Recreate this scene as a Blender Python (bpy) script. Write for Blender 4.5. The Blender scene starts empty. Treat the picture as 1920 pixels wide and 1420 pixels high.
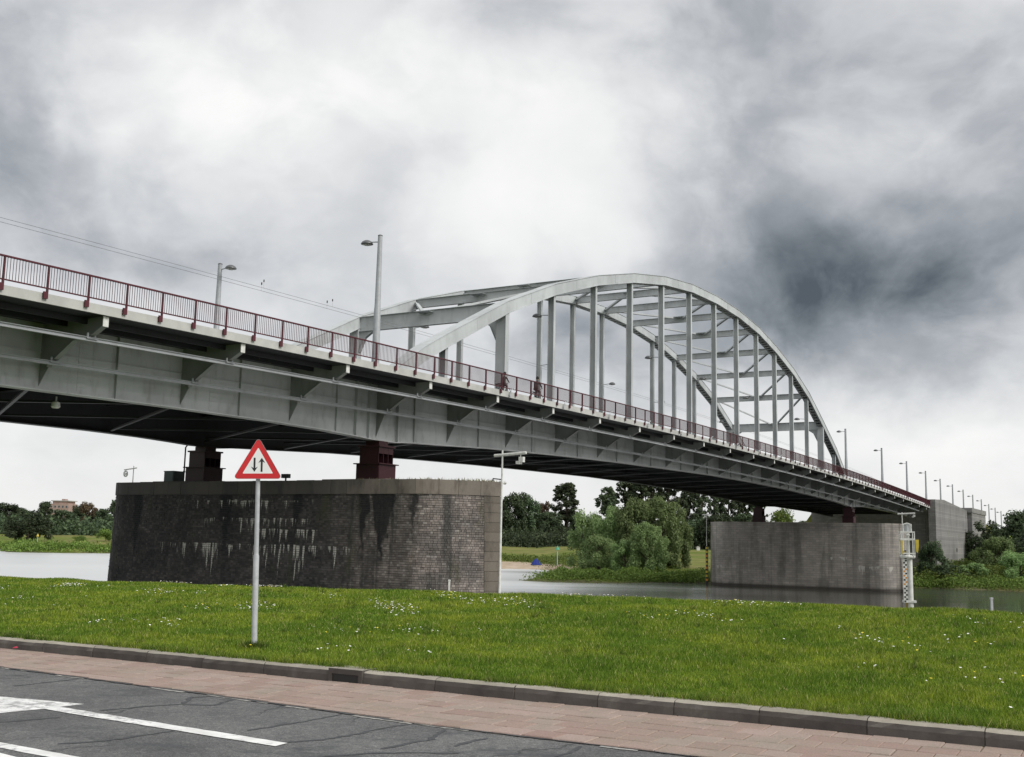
import bpy, math, random
import numpy as np
from mathutils import Vector, Matrix

random.seed(7)
rng = np.random.default_rng(11)
scene = bpy.context.scene
COL = scene.collection
R = math.radians

# ------------------------------------------------------------------ camera
EYE = 6.4                       # eye above the river surface (z = 0)
F_PX, PITCH, ROLL, YAW = 2048.2, 0.14615, 0.02062, 0.52683
_f = Vector((0, math.cos(PITCH), math.sin(PITCH)))
_u0 = Vector((0, -math.sin(PITCH), math.cos(PITCH)))
_r0 = Vector((1, 0, 0))
CR = _r0 * math.cos(ROLL) + _u0 * math.sin(ROLL)
CU = -_r0 * math.sin(ROLL) + _u0 * math.cos(ROLL)
cam_data = bpy.data.cameras.new('camera')
cam = bpy.data.objects.new('camera', cam_data)
COL.objects.link(cam)
cam_data.sensor_width = 36.0
cam_data.lens = 36.0 * F_PX / 1920.0
cam_data.clip_start = 0.1
cam_data.clip_end = 6000.0
cam.matrix_world = Matrix(((CR.x, CU.x, -_f.x, 0), (CR.y, CU.y, -_f.y, 0), (CR.z, CU.z, -_f.z, EYE), (0, 0, 0, 1)))
scene.camera = cam


def ray(px, py):
    return _f + CR * ((px - 960) / F_PX) + CU * ((710 - py) / F_PX)


# ------------------------------------------------------------------ world, sun, exposure
SUN_EL, SUN_AZ = R(40), R(126)       # azimuth clockwise from +Y: behind the camera to the right
world = bpy.data.worlds.new('World')
scene.world = world
world.use_nodes = True
NT = world.node_tree
for n in list(NT.nodes):
    NT.nodes.remove(n)


def wn(t, **kw):
    n = NT.nodes.new(t)
    for k, v in kw.items():
        setattr(n, k, v)
    return n


def wmath(op, a, b=None, c=None, clamp=False):
    n = wn('ShaderNodeMath', operation=op, use_clamp=clamp)
    for i, v in enumerate((a, b, c)):
        if v is None:
            continue
        if isinstance(v, (int, float)):
            n.inputs[i].default_value = v
        else:
            NT.links.new(v, n.inputs[i])
    return n.outputs[0]


def wvec(op, a, b=None):
    n = wn('ShaderNodeVectorMath', operation=op)
    for i, v in enumerate((a, b)):
        if v is None:
            continue
        if isinstance(v, (tuple, list)):
            n.inputs[i].default_value = v
        else:
            NT.links.new(v, n.inputs[i])
    return n.outputs['Value'] if op == 'DOT_PRODUCT' else n.outputs[0]


def build_sky():
    tc = wn('ShaderNodeTexCoord').outputs['Generated']
    sep = wn('ShaderNodeSeparateXYZ')
    NT.links.new(tc, sep.inputs[0])
    x, y, z = sep.outputs
    el = wmath('ARCSINE', z)
    az = wmath('ARCTAN2', x, y)
    zc = wmath('ADD', wmath('MAXIMUM', z, 0.0), 0.16)
    comb = wn('ShaderNodeCombineXYZ')
    NT.links.new(wmath('DIVIDE', x, zc), comb.inputs[0])
    NT.links.new(wmath('DIVIDE', y, zc), comb.inputs[1])
    comb.inputs[2].default_value = 3.7
    pv = comb.outputs[0]

    def noise(scale, detail, rough, dist, off):
        n = wn('ShaderNodeTexNoise')
        n.inputs['Scale'].default_value = scale
        n.inputs['Detail'].default_value = detail
        n.inputs['Roughness'].default_value = rough
        n.inputs['Distortion'].default_value = dist
        NT.links.new(wvec('ADD', pv, off), n.inputs['Vector'])
        return n.outputs['Fac']
    n_big = noise(0.55, 5, 0.5, 0.6, (4.1, 9.3, 0))
    n_fine = noise(4.5, 8, 0.6, 0.3, (7.7, 0.4, 2))
    def dnoise(vec, scale, detail, rough, color=False):
        n = wn('ShaderNodeTexNoise')
        n.inputs['Scale'].default_value = scale
        n.inputs['Detail'].default_value = detail
        n.inputs['Roughness'].default_value = rough
        NT.links.new(vec, n.inputs['Vector'])
        return n.outputs['Color' if color else 'Fac']

    def wsmooth(v, lo, hi):
        n = wn('ShaderNodeMapRange', interpolation_type='SMOOTHSTEP')
        NT.links.new(v, n.inputs[0])
        n.inputs[1].default_value, n.inputs[2].default_value = lo, hi
        return n.outputs[0]
    # billowing masses: domain-warped noise on the view direction, slightly flattened
    d0 = wvec('MULTIPLY', tc, (1.0, 1.0, 1.35))
    warp = wvec('MULTIPLY', wvec('SUBTRACT', dnoise(d0, 2.4, 5, 0.5, True), (0.5, 0.5, 0.5)), (0.27, 0.27, 0.27))
    d1 = wvec('ADD', d0, warp)
    n_dir = dnoise(d1, 3.4, 11, 0.54)
    n_puff = dnoise(wvec('ADD', d1, (3.1, 0.7, 1.9)), 7.0, 9, 0.55)
    edge = wsmooth(n_dir, 0.38, 0.60)
    puff = wsmooth(n_puff, 0.38, 0.61)
    ae = wn('ShaderNodeCombineXYZ')
    NT.links.new(az, ae.inputs[0])
    NT.links.new(el, ae.inputs[1])
    w1 = wvec('MULTIPLY', wvec('SUBTRACT', dnoise(wvec('ADD', d0, (9.2, 4.4, 0.3)), 4.2, 8, 0.58, True), (0.5, 0.5, 0.5)), (0.20, 0.15, 0.0))
    ae = wvec('ADD', ae.outputs[0], w1)
    L = wmath('ADD', SKY_BASE, wmath('MULTIPLY', wmath('SUBTRACT', n_dir, 0.5), 0.42))
    L = wmath('ADD', L, wmath('MULTIPLY', wmath('SUBTRACT', edge, 0.5), 0.10))
    L = wmath('ADD', L, wmath('MULTIPLY', wmath('SUBTRACT', puff, 0.5), 0.10))
    L = wmath('ADD', L, wmath('MULTIPLY', wmath('SUBTRACT', n_big, 0.5), 0.20))
    L = wmath('ADD', L, wmath('MULTIPLY', wmath('SUBTRACT', n_fine, 0.5), 0.08))
    ragged = wmath('MULTIPLY_ADD', wmath('ADD', wmath('SUBTRACT', 1.0, edge), wmath('SUBTRACT', 1.0, puff)), 0.24, 0.78)
    for bx, by, sx, sy, amp in CLOUD_BANKS:
        d = ray(bx, by).normalized()
        a0, e0 = math.atan2(d.x, d.y), math.asin(d.z)
        q = wvec('MULTIPLY', wvec('SUBTRACT', ae, (a0, e0, 0)), (F_PX / sx, F_PX / sy, 0))
        g = wmath('EXPONENT', wmath('MULTIPLY', wvec('DOT_PRODUCT', q, q), -1.0))
        L = wmath('MULTIPLY_ADD', wmath('MULTIPLY', g, ragged) if amp < 0 else g, amp, L)
    # brighter, calmer band low over the horizon all round
    hz = wmath('EXPONENT', wmath('MULTIPLY', wmath('MAXIMUM', z, 0.0), -11.0))
    L = wmath('ADD', wmath('MULTIPLY', L, wmath('SUBTRACT', 1.0, wmath('MULTIPLY', hz, 0.7))), wmath('MULTIPLY', hz, 0.7 * SKY_HORIZON))
    L = wmath('MINIMUM', wmath('MAXIMUM', L, 0.06), 1.02)
    ramp = wn('ShaderNodeValToRGB')
    els = ramp.color_ramp.elements
    els[0].position, els[0].color = 0.06, (0.085, 0.101, 0.118, 1)
    els[1].position, els[1].color = 1.0, (1.02, 1.02, 1.0, 1)
    for pos, c in ((0.28, (0.240, 0.265, 0.292)), (0.48, (0.435, 0.455, 0.485)), (0.72, (0.72, 0.73, 0.745))):
        e = els.new(pos)
        e.color = c + (1,)
    NT.links.new(L, ramp.inputs[0])
    sky = wn('ShaderNodeTexSky', sky_type='NISHITA', sun_disc=False)
    sky.sun_elevation = SUN_EL
    sky.sun_rotation = SUN_AZ
    sky.altitude = 20
    nis = wvec('MULTIPLY', sky.outputs[0], (0.1, 0.1, 0.1))
    mix = wn('ShaderNodeMix', data_type='RGBA')
    mix.inputs[0].default_value = 0.94
    NT.links.new(nis, mix.inputs[6])
    NT.links.new(ramp.outputs[0], mix.inputs[7])
    bg = wn('ShaderNodeBackground')
    bg.inputs[1].default_value = SKY_GAIN
    NT.links.new(mix.outputs[2], bg.inputs[0])
    out = wn('ShaderNodeOutputWorld')
    NT.links.new(bg.outputs[0], out.inputs[0])


EXPOSURE = 1.0
SKY_BASE, SKY_HORIZON, SKY_GAIN = 0.755, 0.91, 2 ** -EXPOSURE
CLOUD_BANKS = [   # banks of the overcast: where they hang (sight line), how wide, how much darker or lighter
    (1670, 560, 300, 130, -0.41), (1720, 590, 150, 80, -0.12), (1470, 560, 160, 120, -0.20), (1350, 390, 140, 190, -0.20),
    (1820, 690, 210, 70, -0.24), (1150, 650, 150, 80, -0.34), (1700, 90, 360, 140, -0.20), (1300, 30, 200, 80, -0.12),
    (20, 350, 180, 130, -0.21), (20, 100, 190, 140, -0.20), (330, 320, 45, 100, -0.14), (270, 480, 220, 45, -0.18),
    (1930, 320, 200, 200, -0.16), (940, 0, 170, 60, -0.20), (800, 230, 80, 60, -0.08),
    (480, 200, 260, 170, 0.13), (150, 240, 34, 50, 0.16), (1240, 240, 110, 90, 0.08), (860, 410, 280, 120, 0.0), (1750, 830, 330, 60, 0.12)]
build_sky()
world.cycles.sampling_method = 'MANUAL'
world.cycles.sample_map_resolution = 512

sun_data = bpy.data.lights.new('sun', 'SUN')
sun_data.energy = 1.5
sun_data.angle = R(32)
sun_data.color = (1.0, 0.97, 0.92)
sun = bpy.data.objects.new('sun', sun_data)
COL.objects.link(sun)
sd = Vector((math.sin(SUN_AZ) * math.cos(SUN_EL), math.cos(SUN_AZ) * math.cos(SUN_EL), math.sin(SUN_EL)))
sun.rotation_euler = (-sd).to_track_quat('-Z', 'Y').to_euler()
sun.location = (0, -20, 60)

scene.view_settings.view_transform = 'Standard'
scene.view_settings.look = 'None'
scene.view_settings.exposure = EXPOSURE
scene.view_settings.gamma = 1.0
scene.view_settings.use_curve_mapping = False
scene.render.engine = 'CYCLES'
scene.cycles.max_bounces = 6
scene.cycles.transparent_max_bounces = 6


# ------------------------------------------------------------------ materials
class Mat:
    def __init__(self, name, rough=0.7, spec=0.3):
        self.m = bpy.data.materials.new(name)
        self.m.use_nodes = True
        self.t = self.m.node_tree
        self.b = self.t.nodes['Principled BSDF']
        self.b.inputs['Roughness'].default_value = rough
        self.b.inputs['Specular IOR Level'].default_value = spec
        self._tc = None

    def n(self, t, **kw):
        n = self.t.nodes.new(t)
        for k, v in kw.items():
            setattr(n, k, v)
        return n

    def link(self, a, b):
        self.t.links.new(a, b)

    def put(self, sock, v):
        if isinstance(v, (int, float)):
            sock.default_value = v
        elif isinstance(v, (tuple, list)):
            sock.default_value = tuple(v) + ((1,) if len(v) == 3 and len(sock.default_value) == 4 else ())
        else:
            self.link(v, sock)

    def obj(self):
        if self._tc is None:
            self._tc = self.n('ShaderNodeTexCoord')
        return self._tc.outputs['Object']

    def pos(self):
        return self.n('ShaderNodeNewGeometry').outputs['Position']

    def island(self):
        return self.n('ShaderNodeNewGeometry').outputs['Random Per Island']

    def orand(self):
        return self.n('ShaderNodeObjectInfo').outputs['Random']

    def scale(self, v, s):
        n = self.n('ShaderNodeVectorMath', operation='MULTIPLY')
        self.put(n.inputs[0], v)
        n.inputs[1].default_value = s
        return n.outputs[0]

    def noise(self, vec, scale, detail=4, rough=0.55, dist=0.0, color=False):
        n = self.n('ShaderNodeTexNoise')
        self.put(n.inputs['Vector'], vec)
        n.inputs['Scale'].default_value = scale
        n.inputs['Detail'].default_value = detail
        n.inputs['Roughness'].default_value = rough
        n.inputs['Distortion'].default_value = dist
        return n.outputs['Color' if color else 'Fac']

    def voro(self, vec, scale, feature='DISTANCE_TO_EDGE'):
        n = self.n('ShaderNodeTexVoronoi', feature=feature)
        self.put(n.inputs['Vector'], vec)
        n.inputs['Scale'].default_value = scale
        return n.outputs['Distance']

    def ramp(self, fac, stops):
        n = self.n('ShaderNodeValToRGB')
        e = n.color_ramp.elements
        while len(e) < len(stops):
            e.new(0.5)
        for k, (p, c) in enumerate(stops):
            e[k].position = p
            e[k].color = tuple(c) + (1,) if not isinstance(c, (int, float)) else (c, c, c, 1)
        self.put(n.inputs[0], fac)
        return n.outputs[0]

    def mix(self, fac, a, b, blend='MIX'):
        n = self.n('ShaderNodeMix', data_type='RGBA', blend_type=blend)
        self.put(n.inputs[0], fac)
        self.put(n.inputs[6], a)
        self.put(n.inputs[7], b)
        return n.outputs[2]

    def math(self, op, a, b=None, c=None, clamp=False):
        n = self.n('ShaderNodeMath', operation=op, use_clamp=clamp)
        for i, v in enumerate((a, b, c)):
            if v is not None:
                self.put(n.inputs[i], v)
        return n.outputs[0]

    def smooth(self, v, lo, hi):
        n = self.n('ShaderNodeMapRange', interpolation_type='SMOOTHSTEP')
        self.put(n.inputs[0], v)
        n.inputs[1].default_value = lo
        n.inputs[2].default_value = hi
        return n.outputs[0]

    def sep(self, v):
        n = self.n('ShaderNodeSeparateXYZ')
        self.put(n.inputs[0], v)
        return n.outputs

    def color(self, c):
        self.put(self.b.inputs['Base Color'], c)
        return self

    def rough(self, v):
        self.put(self.b.inputs['Roughness'], v)
        return self

    def bump(self, h, strength=0.3, dist=0.02):
        n = self.n('ShaderNodeBump')
        n.inputs['Strength'].default_value = strength
        n.inputs['Distance'].default_value = dist
        self.put(n.inputs['Height'], h)
        self.link(n.outputs[0], self.b.inputs['Normal'])
        return self


M = {}


def plain(name, c, rough=0.6, spec=0.3, var=0.25, scale=3.0, metal=0.0):
    m = Mat(name, rough, spec)
    n = m.noise(m.obj(), scale, 5)
    m.color(m.ramp(n, [(0.3, tuple(v * (1 - var) for v in c)), (0.7, tuple(min(1, v * (1 + var * 0.6)) for v in c))]))
    m.b.inputs['Metallic'].default_value = metal
    M[name] = m.m
    return m


def steel(name, c, grime=0.5):
    """weathered bridge paint: faint sheet-to-sheet tone, run-down dirt, scattered rust"""
    m = Mat(name, 0.55, 0.35)
    o = m.obj()
    big = m.noise(o, 0.35, 4)
    runs = m.noise(m.scale(o, (2.0, 2.0, 0.5)), 1.0, 8, 0.68)
    spots = m.noise(o, 5.0, 8, 0.65)
    col = m.mix(m.smooth(big, 0.35, 0.65), tuple(v * 0.84 for v in c), tuple(v * 1.06 for v in c))
    col = m.mix(m.math('MULTIPLY', m.smooth(runs, 0.48, 0.72), grime), col, (c[0] * 0.48, c[1] * 0.47, c[2] * 0.42))
    col = m.mix(m.math('MULTIPLY', m.smooth(spots, 0.63, 0.72), 0.9 * grime), col, (0.20, 0.13, 0.08))
    m.color(col)
    m.bump(spots, 0.06, 0.01)
    M[name] = m.m


steel('girder_paint', (0.385, 0.40, 0.40), 0.55)
steel('bracket_shade', (0.22, 0.23, 0.225), 0.5)  # darker copy of the bridge paint, bracket shade put into the colour
steel('arch_paint', (0.45, 0.475, 0.48), 0.32)
steel('underside_shade', (0.022, 0.024, 0.027), 0.5)  # near-black tone with the shade under the deck painted in
steel('rail_paint', (0.36, 0.375, 0.39), 0.4)
steel('bearing_red', (0.032, 0.006, 0.010), 0.6)
plain('railing_red', (0.075, 0.010, 0.017), 0.5, 0.4, 0.3)
plain('deck_concrete', (0.30, 0.30, 0.28), 0.85, 0.2, 0.25)
plain('fascia_paint', (0.42, 0.42, 0.40), 0.6, 0.3, 0.18, 1.2)
plain('white_paint', (0.60, 0.60, 0.575), 0.5, 0.4, 0.22, 6)
plain('lamp_steel', (0.33, 0.345, 0.36), 0.45, 0.4, 0.14)
plain('lamp_dome', (0.10, 0.105, 0.11), 0.4, 0.5, 0.15)
plain('wire_black', (0.03, 0.03, 0.032), 0.5, 0.3, 0.1)
plain('wire_grey', (0.16, 0.165, 0.17), 0.5, 0.3, 0.1)
plain('sign_red', (0.52, 0.018, 0.022), 0.4, 0.45, 0.10)
plain('sign_white', (0.72, 0.73, 0.71), 0.4, 0.45, 0.06, 9)
plain('sign_black', (0.016, 0.017, 0.018), 0.45, 0.4, 0.1)
plain('sign_back', (0.30, 0.31, 0.31), 0.5, 0.4, 0.1)
plain('galvanised', (0.40, 0.415, 0.43), 0.42, 0.5, 0.16, 14)
plain('yellow_paint', (0.48, 0.37, 0.04), 0.5, 0.4, 0.2)
plain('orange_paint', (0.50, 0.20, 0.03), 0.5, 0.4, 0.2)
plain('black_paint', (0.02, 0.02, 0.02), 0.5, 0.4, 0.1)
plain('cabinet_green', (0.05, 0.075, 0.065), 0.55, 0.3, 0.2)
plain('sign_blue', (0.05, 0.22, 0.38), 0.45, 0.4, 0.1)
plain('beacon_green', (0.05, 0.33, 0.20), 0.5, 0.4, 0.15)
plain('tent_blue', (0.02, 0.035, 0.20), 0.7, 0.2, 0.25)
plain('bark', (0.07, 0.058, 0.045), 0.95, 0.1, 0.4, 2)
plain('tower_brick', (0.37, 0.265, 0.23), 0.9, 0.15, 0.2, 0.4)
plain('tower_trim', (0.42, 0.40, 0.38), 0.8, 0.2, 0.15)
plain('window_glass', (0.05, 0.06, 0.07), 0.15, 0.6, 0.2)
plain('skin', (0.50, 0.32, 0.24), 0.6, 0.3, 0.08)
plain('hair_dark', (0.03, 0.025, 0.02), 0.8, 0.2, 0.2)
plain('jacket_dark', (0.055, 0.05, 0.05), 0.85, 0.15, 0.3, 8)
plain('trousers_grey', (0.16, 0.145, 0.15), 0.85, 0.15, 0.25, 8)
plain('rubber', (0.02, 0.02, 0.02), 0.85, 0.15, 0.2)
plain('litter_red', (0.42, 0.03, 0.07), 0.5, 0.3, 0.2)
plain('far_wall', (0.36, 0.34, 0.30), 0.9, 0.15, 0.2)


def leafmat(name, dark, light, trans=0.25, patchy=False):
    m = Mat(name, 0.6, 0.2)
    i = m.island()
    o = m.orand()
    col = m.ramp(i, [(0.0, dark), (0.55, tuple((a + b) / 2 for a, b in zip(dark, light))), (1.0, light)])
    if patchy:
        pn = m.noise(m.pos(), 0.7, 7, 0.62)
        pm_ = m.noise(m.pos(), 4.0, 4, 0.6)
        col = m.mix(m.smooth(pn, 0.38, 0.62), m.mix(1.0, col, (0.66, 0.78, 0.66), 'MULTIPLY'), m.mix(1.0, col, (1.22, 1.10, 1.0), 'MULTIPLY'))
        col = m.mix(m.smooth(pm_, 0.40, 0.66), m.mix(1.0, col, (0.72, 0.80, 0.8), 'MULTIPLY'), col)
        col = m.mix(m.math('GREATER_THAN', m.math('FRACT', m.math('MULTIPLY', i, 37.0)), 0.95), col, (0.40, 0.36, 0.15))
    hsv = m.n('ShaderNodeHueSaturation')
    m.put(hsv.inputs['Hue'], m.math('MULTIPLY_ADD', o, 0.03, 0.487))
    m.put(hsv.inputs['Value'], m.math('MULTIPLY_ADD', o, 0.8, 0.68))
    m.put(hsv.inputs['Color'], col)
    m.color(hsv.outputs[0])
    tr = m.n('ShaderNodeBsdfTranslucent')
    m.link(hsv.outputs[0], tr.inputs[0])
    mx = m.n('ShaderNodeMixShader')
    mx.inputs[0].default_value = trans
    m.link(m.b.outputs[0], mx.inputs[1])
    m.link(tr.outputs[0], mx.inputs[2])
    m.link(mx.outputs[0], m.t.nodes['Material Output'].inputs[0])
    M[name] = m.m


leafmat('leaf_dark', (0.042, 0.062, 0.036), (0.115, 0.155, 0.075), 0.35)
leafmat('leaf_copper', (0.065, 0.045, 0.032), (0.15, 0.105, 0.060), 0.3)
leafmat('leaf_poplar', (0.044, 0.064, 0.038), (0.125, 0.155, 0.080), 0.35)
leafmat('leaf_willow', (0.12, 0.18, 0.065), (0.32, 0.42, 0.18), 0.45)
leafmat('leaf_meadow', (0.070, 0.110, 0.022), (0.20, 0.27, 0.060), 0.35)
leafmat('blade', (0.085, 0.130, 0.012), (0.310, 0.380, 0.046), 0.38, True)
leafmat('tuft', (0.055, 0.095, 0.014), (0.20, 0.27, 0.05), 0.35, True)
leafmat('weed_pale', (0.16, 0.15, 0.06), (0.34, 0.32, 0.17))
plain('petal', (0.80, 0.80, 0.74), 0.7, 0.2, 0.05)
plain('petal_yellow', (0.75, 0.62, 0.05), 0.7, 0.2, 0.05)


def m_asphalt():
    m = Mat('asphalt', 0.88, 0.25)
    p = m.pos()
    grain = m.noise(p, 90, 3, 0.7)
    blot = m.noise(p, 0.9, 6, 0.6)
    stones = m.voro(p, 120, 'F1')
    col = m.ramp(blot, [(0.3, (0.120, 0.122, 0.123)), (0.55, (0.180, 0.182, 0.181)), (0.75, (0.22, 0.22, 0.217))])
    mid = m.noise(p, 22, 5, 0.75)
    col = m.mix(m.smooth(grain, 0.35, 0.7), m.mix(1.0, col, (0.52, 0.52, 0.52), 'MULTIPLY'), m.mix(1.0, col, (1.28, 1.28, 1.26), 'MULTIPLY'))
    col = m.mix(m.smooth(mid, 0.42, 0.68), m.mix(1.0, col, (0.74, 0.74, 0.75), 'MULTIPLY'), m.mix(1.0, col, (1.12, 1.12, 1.11), 'MULTIPLY'))
    w = m.n('ShaderNodeVectorMath', operation='ADD')
    m.link(p, w.inputs[0])
    m.link(m.scale(m.noise(p, 1.7, 5, 0.6, 0, True), (0.9, 0.9, 0)), w.inputs[1])
    crack = m.voro(w.outputs[0], 0.75)
    gate = m.smooth(m.noise(p, 0.5, 2), 0.46, 0.60)
    line = m.math('MULTIPLY', m.math('SUBTRACT', 1.0, m.smooth(crack, 0.004, 0.022)), gate)
    patch = m.smooth(m.noise(m.scale(p, (0.8, 1.7, 1)), 1.3, 9, 0.75), 0.53, 0.64)
    col = m.mix(m.math('MULTIPLY', patch, 0.8), col, (0.066, 0.068, 0.073))
    col = m.mix(m.math('MULTIPLY', line, 0.8), col, (0.045, 0.046, 0.048))
    m.color(col)
    h = m.math('SUBTRACT', m.math('ADD', m.math('MULTIPLY', grain, 0.5), m.math('MULTIPLY', stones, 0.5)), line)
    m.bump(h, 0.5, 0.006)
    M['asphalt'] = m.m


m_asphalt()


def m_paint():
    m = Mat('road_paint', 0.7, 0.3)
    p = m.pos()
    w = m.noise(p, 11, 9, 0.75)
    big = m.noise(p, 1.4, 3)
    worn = m.smooth(m.math('ADD', w, m.math('MULTIPLY', big, 0.5)), 0.74, 0.90)
    col = m.mix(m.smooth(m.noise(p, 5, 5), 0.3, 0.7), (0.62, 0.62, 0.61), (0.80, 0.80, 0.79))
    m.color(m.mix(m.math('MULTIPLY', worn, 0.75), col, (0.20, 0.20, 0.20)))
    M['road_paint'] = m.m


m_paint()
plain('tar', (0.048, 0.050, 0.054), 0.6, 0.4, 0.3, 12)
plain('old_edge_paint', (0.36, 0.35, 0.33), 0.8, 0.2, 0.4, 20)


def m_paver():
    m = Mat('paver', 0.85, 0.2)
    p = m.pos()
    r = m.orand()
    col = m.ramp(r, [(0.0, (0.305, 0.215, 0.185)), (0.35, (0.34, 0.252, 0.216)), (0.7, (0.34, 0.272, 0.234)), (1.0, (0.375, 0.282, 0.246))])
    dirt = m.noise(p, 2.2, 7, 0.65)
    fine = m.noise(p, 70, 4, 0.65)
    col = m.mix(m.math('MULTIPLY', m.smooth(dirt, 0.40, 0.70), 0.62), col, (0.26, 0.225, 0.18))
    col = m.mix(m.smooth(fine, 0.3, 0.75), m.mix(1.0, col, (0.8, 0.8, 0.8), 'MULTIPLY'), m.mix(1.0, col, (1.1, 1.1, 1.1), 'MULTIPLY'))
    m.color(col)
    m.bump(fine, 0.3, 0.004)
    M['paver'] = m.m


m_paver()
plain('joint_sand', (0.20, 0.165, 0.13), 0.95, 0.1, 0.3, 9)


def m_kerb():
    m = Mat('kerb_stone', 0.85, 0.2)
    p = m.pos()
    r = m.orand()
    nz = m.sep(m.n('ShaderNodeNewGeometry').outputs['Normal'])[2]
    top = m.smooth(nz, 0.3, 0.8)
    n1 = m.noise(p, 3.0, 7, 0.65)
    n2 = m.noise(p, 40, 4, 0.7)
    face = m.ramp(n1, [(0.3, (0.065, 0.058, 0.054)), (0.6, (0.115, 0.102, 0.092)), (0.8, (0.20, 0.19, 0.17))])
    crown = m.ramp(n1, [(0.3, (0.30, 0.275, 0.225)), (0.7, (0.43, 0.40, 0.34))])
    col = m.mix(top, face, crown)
    v = m.math('MULTIPLY_ADD', r, 0.35, 0.82)
    cc = m.n('ShaderNodeCombineColor')
    for i in range(3):
        m.link(v, cc.inputs[i])
    col = m.mix(1.0, col, cc.outputs[0], 'MULTIPLY')
    col = m.mix(m.math('MULTIPLY', n2, 0.35), col, (0.06, 0.055, 0.05))
    m.color(col)
    m.bump(n2, 0.4, 0.006)
    M['kerb_stone'] = m.m


m_kerb()


def m_soil():
    m = Mat('turf', 0.95, 0.1)
    p = m.pos()
    a = m.noise(p, 1.1, 6, 0.6)
    b = m.noise(p, 30, 5, 0.7)
    col = m.ramp(a, [(0.32, (0.062, 0.115, 0.010)), (0.5, (0.105, 0.175, 0.016)), (0.68, (0.150, 0.215, 0.026))])
    col = m.mix(m.smooth(b, 0.25, 0.8), m.mix(1.0, col, (0.55, 0.58, 0.5), 'MULTIPLY'), m.mix(1.0, col, (1.15, 1.12, 1.1), 'MULTIPLY'))
    m.color(col)
    m.bump(b, 0.6, 0.04)
    M['turf'] = m.m


m_soil()


def m_bank():
    """far bank: river sand, rough meadow in bands, pale seeding grass"""
    m = Mat('meadow', 0.95, 0.1)
    p = m.pos()
    x, y, z = m.sep(p)
    a = m.noise(m.scale(p, (0.35, 1.0, 1)), 0.030, 7, 0.62)
    b = m.noise(m.scale(p, (0.4, 1.0, 1)), 0.35, 6, 0.65)
    col = m.ramp(a, [(0.34, (0.082, 0.125, 0.020)), (0.47, (0.135, 0.175, 0.032)), (0.56, (0.205, 0.195, 0.072)), (0.66, (0.115, 0.165, 0.026))])
    col = m.mix(m.smooth(b, 0.3, 0.72), m.mix(1.0, col, (0.62, 0.64, 0.58), 'MULTIPLY'), m.mix(1.0, col, (1.15, 1.12, 1.1), 'MULTIPLY'))
    zz = m.math('ADD', z, m.math('MULTIPLY', m.math('SUBTRACT', m.noise(p, 0.12, 5), 0.5), 1.3))
    inx = m.math('MULTIPLY', m.smooth(x, -34.0, -22.0), m.math('SUBTRACT', 1.0, m.smooth(x, 13.0, 19.0)))
    iny = m.smooth(y, 205.0, 225.0)
    sand = m.math('MULTIPLY', m.math('MULTIPLY', inx, iny), m.math('SUBTRACT', 1.0, m.smooth(zz, 1.0, 1.35)))
    col = m.mix(sand, col, m.ramp(m.noise(p, 0.5, 6), [(0.3, (0.33, 0.26, 0.19)), (0.7, (0.44, 0.36, 0.28))]))
    mud = m.math('MULTIPLY', m.math('SUBTRACT', 1.0, m.smooth(zz, 0.05, 0.55)), m.math('SUBTRACT', 1.0, sand))
    col = m.mix(m.math('MULTIPLY', mud, 0.7), col, (0.11, 0.095, 0.07))
    m.color(col)
    M['meadow'] = m.m


m_bank()


def m_water():
    m = Mat('river_water', 0.06, 0.5)
    p = m.pos()
    m.b.inputs['IOR'].default_value = 1.333
    a = m.noise(m.scale(p, (0.35, 1.0, 1)), 1.3, 4, 0.55)
    b = m.noise(m.scale(p, (0.10, 0.35, 1)), 0.35, 4, 0.5)
    ga = m.noise(m.scale(p, (0.25, 1, 1)), 0.035, 3)
    h = m.math('ADD', m.math('MULTIPLY', a, 0.5), m.math('MULTIPLY', b, 1.0))
    m.bump(h, 0.035, 0.3)
    x, y, z = m.sep(p)
    wind_glare = m.math('SUBTRACT', 1.0, m.smooth(m.math('ADD', x, m.math('MULTIPLY', m.math('SUBTRACT', ga, 0.5), 90.0)), -14.0, 34.0))
    m.color(m.mix(wind_glare, (0.045, 0.048, 0.038), (0.80, 0.81, 0.80)))  # near-white base imitates sky glare on the wind-ruffled side
    m.put(m.b.inputs['Metallic'], m.math('MULTIPLY', wind_glare, 0.85))  # metallic share strengthens the painted glare
    m.rough(m.math('MULTIPLY_ADD', wind_glare, 0.24, m.math('MULTIPLY_ADD', m.smooth(ga, 0.42, 0.62), 0.08, 0.09)))
    M['river_water'] = m.m


m_water()


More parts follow.
